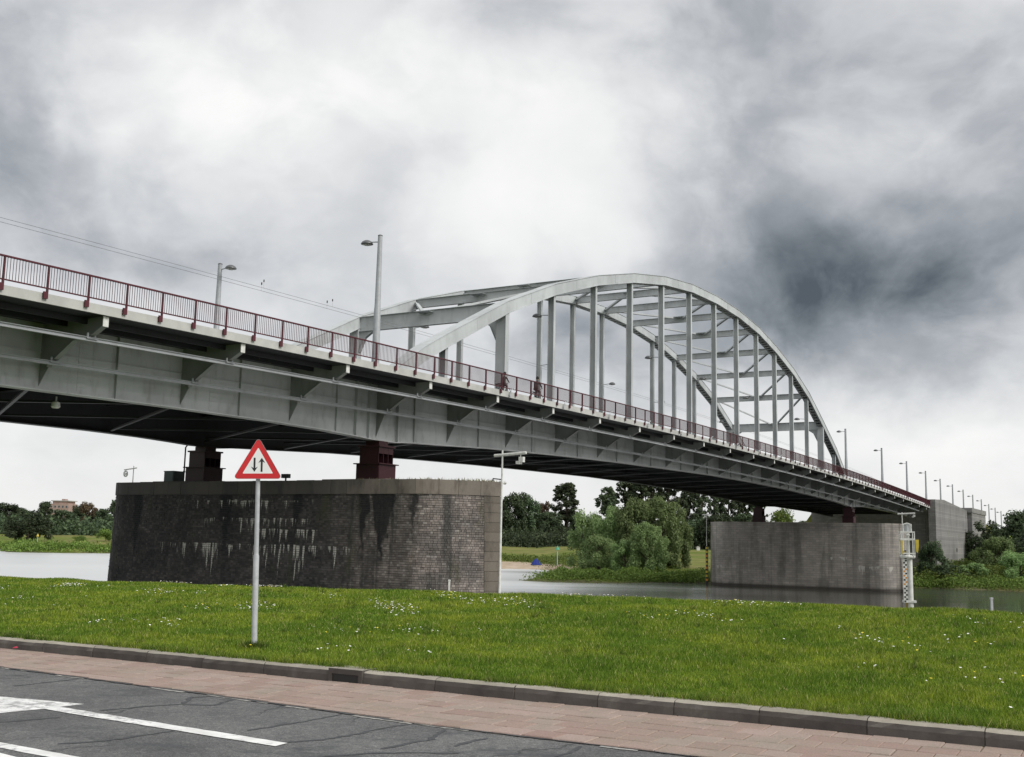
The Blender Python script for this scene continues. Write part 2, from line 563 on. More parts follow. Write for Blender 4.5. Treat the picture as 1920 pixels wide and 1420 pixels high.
def pier_stains(m, col, o, rows, seep, amount):
    """lime seeping out of single joints and running down: rows = (z, first t, last t, longest run)"""
    t = m.sep(o)
    tt, zz = t[1], t[2]
    for k, (z0, ta, tb, run) in enumerate(rows):
        c = m.n('ShaderNodeCombineXYZ')
        m.put(c.inputs[0], m.math('MULTIPLY', tt, seep))
        c.inputs[1].default_value = 7.3 * k + 1.1
        m.put(c.inputs[2], m.math('MULTIPLY', zz, 0.28))
        drip = m.noise(c.outputs[0], 1.0, 3, 0.6)
        c2 = m.n('ShaderNodeCombineXYZ')
        m.put(c2.inputs[0], m.math('MULTIPLY', tt, 0.55))
        c2.inputs[1].default_value = 3.1 * k + 0.4
        env = m.noise(c2.outputs[0], 1.0, 2)
        jit = m.math('MULTIPLY', m.math('SUBTRACT', m.noise(m.scale(o, (1, 1, 0)), 0.8 + 0.1 * k, 4, 0.7), 0.5), 0.5)
        below = m.math('SUBTRACT', m.math('ADD', jit, z0), zz)
        c3 = m.n('ShaderNodeCombineXYZ')
        m.put(c3.inputs[0], m.math('MULTIPLY', tt, seep * 0.6))
        c3.inputs[1].default_value = 5.7 * k + 2.2
        lens = m.smooth(m.noise(c3.outputs[0], 1.0, 3, 0.7), 0.34, 0.78)
        length = m.math('MULTIPLY', m.math('MULTIPLY', lens, m.smooth(env, 0.36, 0.56)), run)
        thr = m.math('MULTIPLY_ADD', m.math('DIVIDE', below, run), 0.10, 0.50)
        wide = m.smooth(m.math('SUBTRACT', drip, thr), -0.01, 0.035)
        on = m.math('MULTIPLY', m.math('MULTIPLY', m.smooth(m.math('SUBTRACT', length, below), 0.0, 0.25), wide), m.smooth(below, -0.03, 0.03))
        span = m.math('MULTIPLY', m.smooth(tt, ta, ta + 1.2), m.math('SUBTRACT', 1.0, m.smooth(tt, tb - 1.2, tb)))
        on = m.math('MULTIPLY', m.math('MULTIPLY', on, span), amount)
        col = m.mix(on, col, (0.46, 0.45, 0.41))
    return col


def m_brick():
    m = Mat('pier_brick', 0.85, 0.2)
    o = m.obj()
    i = m.island()
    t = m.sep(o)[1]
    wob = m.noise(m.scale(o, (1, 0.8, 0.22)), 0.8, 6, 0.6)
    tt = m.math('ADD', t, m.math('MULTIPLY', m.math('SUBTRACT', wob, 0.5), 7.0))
    damp_shade = m.smooth(tt, -12.0, -5.5)                       # deck shade put into the colour, along with damp staining
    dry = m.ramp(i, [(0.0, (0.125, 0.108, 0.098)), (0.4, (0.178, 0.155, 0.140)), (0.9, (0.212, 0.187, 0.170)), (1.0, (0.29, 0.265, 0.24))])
    dark_wet = m.ramp(i, [(0.0, (0.036, 0.036, 0.037)), (0.6, (0.056, 0.053, 0.053)), (1.0, (0.086, 0.079, 0.077))])  # stained brick tones with the deck shade painted in
    col = m.mix(damp_shade, dry, dark_wet)
    patchy = m.noise(m.scale(o, (1, 1.0, 1.3)), 0.55, 8, 0.7)
    col = m.mix(m.smooth(patchy, 0.36, 0.66), m.mix(1.0, col, (0.62, 0.64, 0.66), 'MULTIPLY'), m.mix(1.0, col, (1.22, 1.2, 1.2), 'MULTIPLY'))
    streak = m.noise(m.scale(o, (2.2, 2.2, 0.10)), 1.0, 5, 0.6)
    col = m.mix(m.math('MULTIPLY', m.smooth(streak, 0.52, 0.68), 0.7), col, (0.030, 0.033, 0.032))
    moss = m.noise(m.scale(o, (1, 1, 0.35)), 0.9, 6, 0.65)
    col = m.mix(m.math('MULTIPLY', m.smooth(moss, 0.56, 0.75), 0.6), col, (0.058, 0.062, 0.030))
    bleach = m.noise(m.scale(o, (1, 1.4, 2.6)), 1.4, 8, 0.75)
    col = m.mix(m.math('MULTIPLY', m.math('MULTIPLY', m.smooth(bleach, 0.58, 0.78), 0.40), m.math('SUBTRACT', 1.0, m.math('MULTIPLY', damp_shade, 0.8))), col, (0.40, 0.38, 0.35))
    # black run-off below two leaking coping joints
    zz = m.sep(o)[2]
    w2 = m.noise(m.scale(o, (1, 1.0, 0.7)), 1.6, 5, 0.6)
    for tc_, wd, zl in ((-10.0, 0.95, 5.2), (-8.7, 0.45, 4.4), (-12.0, 0.35, 6.2), (-4.0, 0.5, 6.0), (1.5, 0.6, 5.0), (9.0, 0.5, 3.6)):
        down = m.smooth(zz, zl, 8.6)
        half = m.math('MULTIPLY', m.math('MULTIPLY_ADD', down, 0.75, 0.25), wd)
        off = m.math('ABSOLUTE', m.math('ADD', m.math('SUBTRACT', t, tc_), m.math('MULTIPLY', m.math('SUBTRACT', w2, 0.5), 1.1)))
        on = m.smooth(m.math('SUBTRACT', half, off), 0.0, 0.25)
        on = m.math('MULTIPLY', on, m.smooth(zz, zl - 0.6, zl + 0.5))
        col = m.mix(m.math('MULTIPLY', on, 0.88), col, (0.014, 0.016, 0.018))
    col = pier_stains(m, col, o, [(5.80, -8.5, 7.0, 2.6), (7.30, -5.5, 3.5, 1.5), (8.35, -5.5, 6.0, 1.0), (6.70, -6.5, 0.5, 1.3)], 5.2, 0.88)
    m.color(col)
    m.bump(m.noise(o, 14, 5, 0.7), 0.5, 0.02)
    M['pier_brick'] = m.m
    k = plain('pier_mortar', (0.060, 0.056, 0.052), 0.95, 0.1, 0.5, 2.0)


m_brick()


def m_stone(name, lo, hi, damp_shade=False):
    m = Mat(name, 0.85, 0.2)
    o = m.pos()
    r = m.orand()
    n1 = m.noise(m.scale(o, (1, 1, 0.4)), 1.1, 7, 0.65)
    n2 = m.noise(o, 12, 6, 0.7)
    col = m.ramp(r, [(0.0, lo), (0.6, tuple((a + b) / 2 for a, b in zip(lo, hi))), (1.0, hi)])
    col = m.mix(m.math('MULTIPLY', m.smooth(n1, 0.45, 0.7), 0.7), col, tuple(v * 0.35 for v in lo))
    col = m.mix(m.math('MULTIPLY', m.smooth(n2, 0.55, 0.75), 0.25), col, (0.33, 0.31, 0.25))
    if damp_shade:
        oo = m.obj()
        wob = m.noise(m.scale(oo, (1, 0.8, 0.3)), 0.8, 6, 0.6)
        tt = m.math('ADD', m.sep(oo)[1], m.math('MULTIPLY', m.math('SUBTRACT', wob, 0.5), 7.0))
        col = m.mix(m.math('MULTIPLY', m.smooth(tt, -11.0, -5.5), 0.8), col, (0.040, 0.041, 0.043))  # deck shade and damp tone mixed into the coping colour
    m.color(col)
    m.bump(n2, 0.4, 0.02)
    M[name] = m.m


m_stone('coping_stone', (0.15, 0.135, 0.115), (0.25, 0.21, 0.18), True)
m_stone('quoin_stone', (0.115, 0.101, 0.085), (0.155, 0.136, 0.114))


def m_concrete(name, lo, hi, rows, run=0.72):
    m = Mat(name, 0.85, 0.2)
    o = m.obj()
    n1 = m.noise(o, 0.25, 6, 0.6)
    runs = m.noise(m.scale(o, (1, 0.9, 0.12)), 0.8, 6, 0.6)
    n2 = m.noise(o, 7, 6, 0.7)
    col = m.ramp(n1, [(0.3, lo), (0.7, hi)])
    col = m.mix(m.math('MULTIPLY', m.smooth(runs, 0.46, 0.66), run), col, tuple(v * 0.36 for v in (lo[0], lo[1] * 1.05, lo[2] * 0.95)))
    c_ = m.n('ShaderNodeCombineXYZ')
    m.put(c_.inputs[0], m.sep(o)[1])
    m.put(c_.inputs[1], m.sep(o)[2])
    bt = m.n('ShaderNodeTexBrick')
    m.link(c_.outputs[0], bt.inputs['Vector'])
    bt.inputs['Scale'].default_value = 1.0
    bt.inputs['Brick Width'].default_value = 0.9
    bt.inputs['Row Height'].default_value = 0.33
    bt.inputs['Mortar Size'].default_value = 0.025
    bt.inputs['Color1'].default_value = (0.80, 0.79, 0.78, 1)
    bt.inputs['Color2'].default_value = (1.16, 1.13, 1.10, 1)
    bt.inputs['Mortar'].default_value = (0.66, 0.65, 0.64, 1)
    col = m.mix(0.8, col, m.mix(1.0, col, bt.outputs['Color'], 'MULTIPLY'))
    moss = m.noise(m.scale(o, (1, 1, 0.5)), 0.5, 6, 0.65)
    col = m.mix(m.math('MULTIPLY', m.smooth(moss, 0.56, 0.72), 0.5), col, (0.105, 0.112, 0.065))
    col = m.mix(m.math('MULTIPLY', m.smooth(n2, 0.55, 0.75), 0.3), col, (0.36, 0.34, 0.31))
    if rows:
        col = pier_stains(m, col, o, rows, 1.6, 0.75)
    z = m.sep(o)[2]
    dark_wet = m.math('SUBTRACT', 1.0, m.smooth(m.math('ADD', z, m.math('MULTIPLY', n2, 0.25)), 0.35, 0.8))
    col = m.mix(m.math('MULTIPLY', dark_wet, 0.85), col, (0.035, 0.03, 0.026))
    m.color(col)
    m.bump(n2, 0.4, 0.03)
    M[name] = m.m


m_concrete('pier_concrete', (0.215, 0.203, 0.188), (0.335, 0.315, 0.29), [(3.6, -14.5, -6.0, 2.6), (4.8, -10.0, -4.0, 1.4), (3.1, 9.0, 14.0, 1.0), (4.4, 4.0, 9.0, 1.6)], 0.5)
m_concrete('abutment_concrete', (0.19, 0.19, 0.19), (0.245, 0.243, 0.24), None, 0.22)


# ------------------------------------------------------------------ geometry helpers
class MB:
    def __init__(self):
        self.v, self.f = [], []

    def add(self, vs, fs):
        k = len(self.v)
        self.v += [tuple(map(float, p)) for p in vs]
        self.f += [tuple(i + k for i in f) for f in fs]
        return self

    def hexa(self, p):
        """eight corners: four below, the same four above"""
        return self.add(p, [(3, 2, 1, 0), (4, 5, 6, 7), (0, 1, 5, 4), (1, 2, 6, 5), (2, 3, 7, 6), (3, 0, 4, 7)])

    def box(self, x0, x1, y0, y1, z0, z1):
        return self.hexa([(x0, y0, z0), (x1, y0, z0), (x1, y1, z0), (x0, y1, z0), (x0, y0, z1), (x1, y0, z1), (x1, y1, z1), (x0, y1, z1)])

    def beam(self, a, b, w, h, up=(0, 0, 1)):
        """square bar from a to b, w across and h along up"""
        a, b = Vector(a), Vector(b)
        d = (b - a).normalized()
        side = d.cross(Vector(up))
        if side.length < 1e-4:
            side = d.cross(Vector((1, 0, 0)))
        side.normalize()
        u = side.cross(d).normalized()
        p = []
        for c in (a, b):
            p.append([c - side * w / 2 - u * h / 2, c + side * w / 2 - u * h / 2, c + side * w / 2 + u * h / 2, c - side * w / 2 + u * h / 2])
        return self.hexa(p[0] + p[1])

    def plate(self, poly, axis, c0, c1):
        """polygon in the plane across axis (0, 1 or 2), extruded from c0 to c1"""
        n = len(poly)
        vs = []
        for c in (c0, c1):
            for q in poly:
                p = list(q)
                p.insert(axis, c)
                vs.append(p)
        fs = [tuple(range(n))[::-1], tuple(range(n, 2 * n))] + [(i, (i + 1) % n, n + (i + 1) % n, n + i) for i in range(n)]
        return self.add(vs, fs)

    def tube(self, pts, rad, n=8, cap=True):
        pts = [Vector(p) for p in pts]
        rr = rad if isinstance(rad, (list, tuple)) else [rad] * len(pts)
        vs, fs = [], []
        for i, p in enumerate(pts):
            d = (pts[min(i + 1, len(pts) - 1)] - pts[max(i - 1, 0)]).normalized()
            s = d.cross(Vector((0, 0, 1)))
            if s.length < 1e-3:
                s = d.cross(Vector((0, 1, 0)))
            s.normalize()
            u = s.cross(d)
            for k in range(n):
                a = 2 * math.pi * k / n
                vs.append(p + (s * math.cos(a) + u * math.sin(a)) * rr[i])
        for i in range(len(pts) - 1):
            for k in range(n):
                fs.append((i * n + k, i * n + (k + 1) % n, (i + 1) * n + (k + 1) % n, (i + 1) * n + k))
        if cap:
            fs += [tuple(range(n))[::-1], tuple(range((len(pts) - 1) * n, len(pts) * n))]
        return self.add(vs, fs)

    def lathe(self, prof, n=12, c=(0, 0, 0)):
        vs, fs = [], []
        for r, z in prof:
            for k in range(n):
                a = 2 * math.pi * k / n
                vs.append((c[0] + r * math.cos(a), c[1] + r * math.sin(a), c[2] + z))
        for i in range(len(prof) - 1):
            for k in range(n):
                fs.append((i * n + k, i * n + (k + 1) % n, (i + 1) * n + (k + 1) % n, (i + 1) * n + k))
        fs += [tuple(range(n))[::-1], tuple(range((len(prof) - 1) * n, len(prof) * n))]
        return self.add(vs, fs)

    def ribbon(self, sec, ts):
        """the same closed section (list of (t, z)) carried along stations ts = [(s, section)]"""
        n = len(ts[0][1])
        vs, fs = [], []
        for s, q in ts:
            vs += [(s, t, z) for t, z in q]
        for i in range(len(ts) - 1):
            for k in range(n):
                fs.append((i * n + k, i * n + (k + 1) % n, (i + 1) * n + (k + 1) % n, (i + 1) * n + k))
        fs += [tuple(range(n))[::-1], tuple(range((len(ts) - 1) * n, len(ts) * n))]
        return self.add(vs, fs)

    def mesh(self, name, mat, shift=(0, 0, 0), smooth=False):
        me = bpy.data.meshes.new(name)
        me.from_pydata([(a - shift[0], b - shift[1], c - shift[2]) for a, b, c in self.v], [], self.f)
        if mat:
            me.materials.append(M[mat])
        if smooth:
            me.polygons.foreach_set('use_smooth', [True] * len(me.polygons))
            if hasattr(me, 'set_sharp_from_angle'):
                me.set_sharp_from_angle(angle=R(40))
        me.update()
        return me


def link(name, data, parent=None, loc=(0, 0, 0), rotz=0.0):
    o = bpy.data.objects.new(name, data)
    COL.objects.link(o)
    o.location = loc
    o.rotation_euler = (0, 0, rotz)
    if parent:
        o.parent = parent
    return o


def part(name, mb, mat, parent, shift=(0, 0, 0), smooth=False, kind=None, loc=(0, 0, 0)):
    o = link(name, mb.mesh(name, mat, shift, smooth), parent, loc)
    if kind:
        o['kind'] = kind
    return o


def tag(o, label, cat, group=None, kind=None):
    o['label'] = label
    if cat:
        o['category'] = cat
    if group:
        o['group'] = group
    if kind:
        o['kind'] = kind
    return o


def thing(name, label, cat, loc=(0, 0, 0), rotz=0.0, group=None):
    return tag(link(name, None, None, loc, rotz), label, cat, group)


def structure(name, mb, mat, label=None, smooth=False):
    o = link(name, mb.mesh(name, mat, (0, 0, 0), smooth))
    o['kind'] = 'structure'
    if label:
        o['label'] = label
    return o


def dup(root, loc, rotz=0.0, label=None, scale=None):
    r = root.copy()
    COL.objects.link(r)
    r.location = loc
    r.rotation_euler = (0, 0, rotz)
    if scale:
        r.scale = scale
    if label:
        r['label'] = label
    for ch in list(root.children):
        c = ch.copy()
        COL.objects.link(c)
        c.parent = r
        for g in list(ch.children):
            d = g.copy()
            COL.objects.link(d)
            d.parent = c
    return r


def np_mesh(name, verts, nper, mat, smooth=False):
    """verts: (faces * nper, 3) array, separate polygons of nper corners"""
    nv = len(verts)
    nf = nv // nper
    me = bpy.data.meshes.new(name)
    me.vertices.add(nv)
    me.vertices.foreach_set('co', np.asarray(verts, np.float32).ravel())
    me.loops.add(nv)
    me.loops.foreach_set('vertex_index', np.arange(nv, dtype=np.int32))
    me.polygons.add(nf)
    me.polygons.foreach_set('loop_start', np.arange(0, nv, nper, dtype=np.int32))
    me.polygons.foreach_set('loop_total', np.full(nf, nper, np.int32))
    me.materials.append(M[mat])
    me.update(calc_edges=True)
    return me


# bridge frame: s runs along the bridge from the near bank, t across it away from the camera's side, z above the river
PHI = math.pi / 2 - YAW
SX, SY = math.sin(YAW), math.cos(YAW)


def B(s, t, z=0.0):
    return Vector((s * SX - t * SY, s * SY + t * SX, z))


# road frame: u along the kerb (to the right), v away from the camera
UX, UY = 0.876, -0.481
KPHI = math.atan2(UY, UX)


def K(u, v, z=0.0):
    return Vector((u * UX + v * 0.481, u * UY + v * 0.876, z))


def to_uv(x, y):
    return x * UX + y * UY, x * 0.481 + y * 0.876


def on_plane(px, py, z):
    d = ray(px, py)
    k = (z - EYE) / d.z
    return Vector((d.x * k, d.y * k, z))


def at_dist(px, py, y):
    d = ray(px, py)
    k = y / d.y
    return Vector((d.x * k, y, EYE + d.z * k))


# ------------------------------------------------------------------ ground, road, verge
ROAD = 4.75
KERB_V = 10.28
near = MB()
near.box(-700, 700, -900, 4, ROAD - 0.6, ROAD - 0.012)
ng = structure('ground', near, 'turf', 'flat ground of the near bank behind the road')
ng.rotation_euler = (0, 0, KPHI)

roadm = MB()
roadm.add([(-90, 0, ROAD), (90, 0, ROAD), (90, 8.9, ROAD), (-90, 9.8, ROAD), (-90, 0, ROAD - .3), (90, 0, ROAD - .3), (90, 8.9, ROAD - .3), (-90, 9.8, ROAD - .3)],
          [(0, 1, 2, 3), (7, 6, 5, 4), (0, 4, 5, 1), (1, 5, 6, 2), (2, 6, 7, 3), (3, 7, 4, 0)])
roadm2 = MB()
roadm2.box(-90, 90, -9, 0, ROAD - 0.3, ROAD)
roadm.add(roadm2.v, roadm2.f)
road = structure('road', roadm, 'asphalt', 'worn grey asphalt road with tar seams and white markings')
road.rotation_euler = (0, 0, KPHI)


def sheet(name, pts, mat, z, parent=None, thick=0.0):
    m = MB()
    m.add([(x, y, z) for x, y in pts], [tuple(range(len(pts)))])
    me = m.mesh(name, mat)
    if me.polygons[0].normal.z < 0:
        me.flip_normals()
    o = link(name, me)
    if parent:
        o.parent = parent
        o.matrix_parent_inverse = parent.matrix_basis.inverted()
    return o


def rough_edge(pts, step, amp, seed):
    rr = random.Random(seed)
    out = []
    n = len(pts)
    for i in range(n):
        a, b = Vector(pts[i]), Vector(pts[(i + 1) % n])
        k = max(1, int((b - a).length / step))
        for j in range(k):
            p = a.lerp(b, j / k)
            out.append((p.x + rr.uniform(-amp, amp), p.y + rr.uniform(-amp, amp)))
    return out


sheet('road_marking', rough_edge([(-9.6, 13.9), (-5.47, 11.47), (-5.01, 11.2), (-4.04, 10.84), (-4.18, 10.64), (-4.33, 10.46), (-4.56, 10.22), (-4.78, 10.07), (-8.6, 12.5)], 0.12, 0.008, 1), 'road_paint', ROAD + 0.004, road)
sheet('road_marking', rough_edge([(-4.30, 10.50), (-4.18, 10.62), (-1.73, 9.05), (-1.80, 8.91), (-3.83, 10.19)], 0.12, 0.007, 2), 'road_paint', ROAD + 0.006, road)
sheet('road_marking', rough_edge([(-9.0, 12.0), (-3.93, 8.85), (-3.11, 8.35), (-1.2, 7.12), (-1.28, 6.98), (-3.29, 8.30), (-3.83, 8.64), (-9.1, 11.85)], 0.12, 0.007, 3), 'road_paint', ROAD + 0.004, road)
sheet('road_marking', rough_edge([(-6.2, 9.95), (-3.76, 8.46), (-3.55, 8.30), (-2.0, 7.25), (-2.3, 6.8), (-6.5, 9.4)], 0.12, 0.007, 4), 'road_paint', ROAD + 0.004, road)

SEAMS = [[(-3.76, 10.48), (-3.32, 10.87), (-3.15, 10.99), (-3.17, 11.43), (-2.99, 11.53)], [(-3.12, 10.93), (-2.83, 10.94), (-2.72, 11.42)],
         [(-2.18, 9.61), (-1.88, 10.0), (-1.53, 10.55)], [(-5.21, 11.96), (-4.76, 12.71)], [(-1.82, 9.09), (-1.5, 9.24), (-1.35, 9.4), (-0.97, 9.97), (-0.79, 10.15)],
         [(-0.96, 8.91), (-0.61, 9.36), (-0.51, 9.92)], [(-0.41, 9.08), (-0.14, 9.5)], [(-4.35, 9.75), (-4.14, 9.92), (-3.95, 10.05)], [(-3.48, 8.86), (-3.16, 9.01), (-2.77, 9.54)],
         [(-1.55, 8.45), (-1.0, 8.75), (-0.35, 8.8)], [(0.1, 8.3), (0.5, 8.9), (0.62, 9.2)]]
for k, sm in enumerate(SEAMS):
    rr = random.Random(40 + k)
    pts = []
    for a, b in zip(sm[:-1], sm[1:]):
        n = max(2, int(math.hypot(b[0] - a[0], b[1] - a[1]) / 0.07))
        pts += [(a[0] + (b[0] - a[0]) * j / n + rr.uniform(-.018, .018), a[1] + (b[1] - a[1]) * j / n + rr.uniform(-.018, .018)) for j in range(n)]
    pts.append(sm[-1])
    m = MB()
    vs = []
    for i, p in enumerate(pts):
        q, r_ = pts[max(i - 1, 0)], pts[min(i + 1, len(pts) - 1)]
        d = Vector((r_[0] - q[0], r_[1] - q[1])).normalized()
        w = rr.uniform(0.010, 0.030) * (0.5 if i in (0, len(pts) - 1) else 1)
        vs += [(p[0] - d.y * w, p[1] + d.x * w, ROAD + 0.003), (p[0] + d.y * w, p[1] - d.x * w, ROAD + 0.003)]
    m.add(vs, [(2 * i, 2 * i + 1, 2 * i + 3, 2 * i + 2) for i in range(len(pts) - 1)])
    o = link('tar_seam', m.mesh('tar_seam', 'tar'))
    o.parent = road
    o.matrix_parent_inverse = road.matrix_basis.inverted()


def edge_v(u):
    return float(np.interp(u, [-40, -12, -8.1, -5.3, -3, 5, 30], [9.2, 8.95, 8.72, 8.48, 8.5, 8.4, 8.3]))


# footway strip: bedding plus one object per tile
bed = MB()
us = np.arange(-60, 40.1, 1.0)
vs = []
for u in us:
    vs += [(u, edge_v(u) - 0.03, ROAD + 0.005), (u, KERB_V + 0.02, ROAD + 0.005)]
bed.add(vs, [(2 * i, 2 * i + 2, 2 * i + 3, 2 * i + 1) for i in range(len(us) - 1)])
foot = structure('pavement', bed, 'joint_sand', 'strip of worn pink paving tiles between kerb and asphalt')
foot.rotation_euler = (0, 0, KPHI)


def tile_mesh(w, d, k):
    rr = random.Random(k)
    b, h = 0.006, 0.034
    j = [rr.uniform(-.003, .003) for _ in range(4)]
    x0, x1, y0, y1 = -w / 2, w / 2, -d / 2, d / 2
    m = MB()
    m.add([(x0, y0, -.02), (x1, y0, -.02), (x1, y1, -.02), (x0, y1, -.02),
           (x0, y0, h - b), (x1, y0, h - b), (x1, y1, h - b), (x0, y1, h - b),
           (x0 + b, y0 + b, h + j[0]), (x1 - b, y0 + b, h + j[1]), (x1 - b, y1 - b, h + j[2]), (x0 + b, y1 - b, h + j[3])],
          [(0, 1, 5, 4), (1, 2, 6, 5), (2, 3, 7, 6), (3, 0, 4, 7), (4, 5, 9, 8), (5, 6, 10, 9), (6, 7, 11, 10), (7, 4, 8, 11), (8, 9, 10, 11)])
    return m.mesh('paver', 'paver')


TW = 0.30
tiles = [tile_mesh(TW - 0.007, TW - 0.007, k) for k in range(5)]
rest = MB()
count = 0
for row in range(6):
    v = KERB_V - 0.155 - row * TW
    for c in range(-75, 60):
        u = c * TW + (0.15 if row % 2 else 0.0)
        ev = edge_v(u)
        if v - TW / 2 < ev - 0.03:
            continue
        if -15.5 < u < 2.4 and count < 300:
            o = link('paver', tiles[random.randrange(5)], foot, (u + random.uniform(-.003, .003), v + random.uniform(-.003, .003), ROAD - 0.020 + random.uniform(-.003, .003)))
            o.rotation_euler = (random.uniform(-.006, .006), random.uniform(-.006, .006), random.uniform(-.012, .012))
            count += 1
        else:
            rest.box(u - TW / 2 + .004, u + TW / 2 - .004, v - TW / 2 + .004, v + TW / 2 - .004, ROAD - .03, ROAD + 0.014)
part('paver', rest, 'paver', foot, kind='stuff')
# cut row along the asphalt
cut = MB()
for c in range(-60, 40):
    u = c * 0.31
    ev = edge_v(u)
    top = KERB_V - 0.155 - TW / 2
    while top - TW > ev - 0.03:
        top -= TW
    if top - ev > 0.05:
        cut.box(u + .004, u + .306, ev + random.uniform(-.02, .02), top - .008, ROAD - .03, ROAD + 0.012 + random.uniform(-.003, .003))
part('cut_paver', cut, 'paver', foot, kind='stuff')
# remains of a white edge line along the ragged asphalt edge
rr = random.Random(5)
u = -14.0
while u < 3:
    ln = rr.uniform(0.12, 0.7)
    if rr.random() < 0.55:
        a = [K(u, edge_v(u) - .02), K(u + ln, edge_v(u + ln) - .02), K(u + ln, edge_v(u + ln) - rr.uniform(.05, .08)), K(u, edge_v(u) - rr.uniform(.05, .08))]
        sheet('edge_line', rough_edge([(p.x, p.y) for p in a], 0.06, 0.012, int(u * 100)), 'old_edge_paint', ROAD + 0.005, road)
    u += ln + rr.uniform(0.02, 0.35)
u = -15.0
joint = MB()
vs = []
while u < 6:
    vs += [(u, edge_v(u) - .035 + rr.uniform(-.02, .02), ROAD + .0075), (u, edge_v(u) + .012 + rr.uniform(-.012, .012), ROAD + .0075)]
    u += 0.09
joint.add(vs, [(2 * i, 2 * i + 2, 2 * i + 3, 2 * i + 1) for i in range(len(vs) // 2 - 1)])
part('edge_joint', joint, 'tar', foot)

# kerb
kb = MB()
kb.box(-60, 40, KERB_V + 0.02, KERB_V + 0.15, ROAD - 0.2, ROAD + 0.10)
kerb = structure('kerb', kb, 'joint_sand', 'dark weathered stone kerb along the grass verge')
kerb.rotation_euler = (0, 0, KPHI)


def kerb_mesh(ln, k):
    rr = random.Random(900 + k)
    m = MB()
    n = 8
    sec = []
    for i in range(n + 1):
        x = -ln / 2 + ln * i / n
        w = lambda a: rr.uniform(-a, a)
        sec.append((x, [(w(.004), -.06), (.008 + w(.004), .085), (.022 + w(.003), .128 + w(.003)), (.05 + w(.003), .147 + w(.003)), (.165, .150 + w(.004)), (.17, -.06)]))
    return m.ribbon(None, sec).mesh('kerb_stone', 'kerb_stone', smooth=False)


KJ = [-60.0]
joints = [-7.96, -7.48, -6.52, -5.55, -4.6, -3.8, -2.97, -2.0, -1.04, -0.05, 0.95, 1.95, 2.95]
u = joints[0]
left = []
while u > -16.5:
    u -= 0.97
    left.append(u)
js = sorted(left) + joints
for a, b in zip(js[:-1], js[1:]):
    if abs(a + 7.96) < .01:
        continue
    o = link('kerb_stone', kerb_mesh(b - a - 0.008, int(a * 10)), kerb, ((a + b) / 2, KERB_V + random.uniform(-.006, .006), ROAD + random.uniform(-.004, .004)))
far = MB()
for a in np.arange(-60, js[0] - .01, 0.97):
    far.box(a, min(a + .96, js[0] - .005), KERB_V, KERB_V + .17, ROAD - .06, ROAD + .148)
for a in np.arange(js[-1], 40, 0.97):
    far.box(a, a + .96, KERB_V, KERB_V + .17, ROAD - .06, ROAD + .148)
part('kerb_stone', far, 'kerb_stone', kerb, kind='stuff')
# gully inlet: a low-browed cast box with a dark slot
gi = thing('kerb_inlet', 'dark cast gully inlet with open slot set into the kerb', 'drain', K(-7.72, KERB_V, ROAD), KPHI)
m = MB()
m.box(-.235, .235, -.004, .30, .10, .158)
m.box(-.235, -.185, -.004, .30, -.05, .10)
m.box(.185, .235, -.004, .30, -.05, .10)
m.box(-.185, .185, .16, .30, -.05, .10)
part('inlet_frame', m, 'kerb_stone', gi)
m = MB()
m.box(-.183, .183, .006, .018, -.02, .098)  # black panel standing in for the shade inside the slot
part('slot_shade', m, 'black_paint', gi)
lt = tag(link('litter', None, None, K(-13.28, 10.22, ROAD + .04)), 'small scrap of red litter lying against the kerb', 'litter')
m = MB()
m.add([(-.035, -.012, 0), (.028, -.02, .004), (.036, .014, .012), (.0, .02, .024), (-.035, .014, .008), (0, 0, .02)], [(0, 1, 5), (1, 2, 5), (2, 3, 5), (3, 4, 5), (4, 0, 5)])
part('wrapper', m, 'litter_red', lt)


# grass verge: low mound, then the slope down to the river
def verge_z(u, v):
    crest = np.interp(u, [-60, -26, -17, -11, -5, 0, 30], [5.03, 5.08, 5.18, 5.27, 5.35, 5.38, 5.40])
    d = np.clip((v - 10.45) / 9.5, 0, 1)
    up = ROAD + 0.115 + (crest - ROAD - 0.115) * (d * d * (3 - 2 * d) * 0.55 + d * 0.45)
    dn = np.clip((v - 20.0) / 13.0, 0, None)
    bump = 0.008 * np.sin(u * 1.7 + v * 0.9) + 0.010 * np.sin(u * 0.35 - v * 1.3) + 0.006 * np.sin(3.1 * u + 2.0 * v)
    return up - np.where(v > 20, 0.25 * dn + 5.2 * dn ** 1.6, 0) + bump * np.clip((v - 10.45) / 1.0, 0, 1)


gu = np.concatenate([np.arange(-120, -30, 3.0), np.arange(-30, 14, 0.5), np.arange(14, 90, 3.0)])
gv = np.concatenate([np.arange(10.44, 22, 0.4), np.arange(22, 36, 1.0)])
m = MB()
for v in gv:
    for u in gu:
        m.v.append((float(u), float(v), float(verge_z(u, v))))
nu = len(gu)
for j in range(len(gv) - 1):
    for i in range(nu - 1):
        a = j * nu + i
        m.f.append((a, a + 1, a + nu + 1, a + nu))
verge = structure('grass_verge', m, 'turf', 'rounded mound of mown grass between kerb and river', True)
verge.rotation_euler = (0, 0, KPHI)


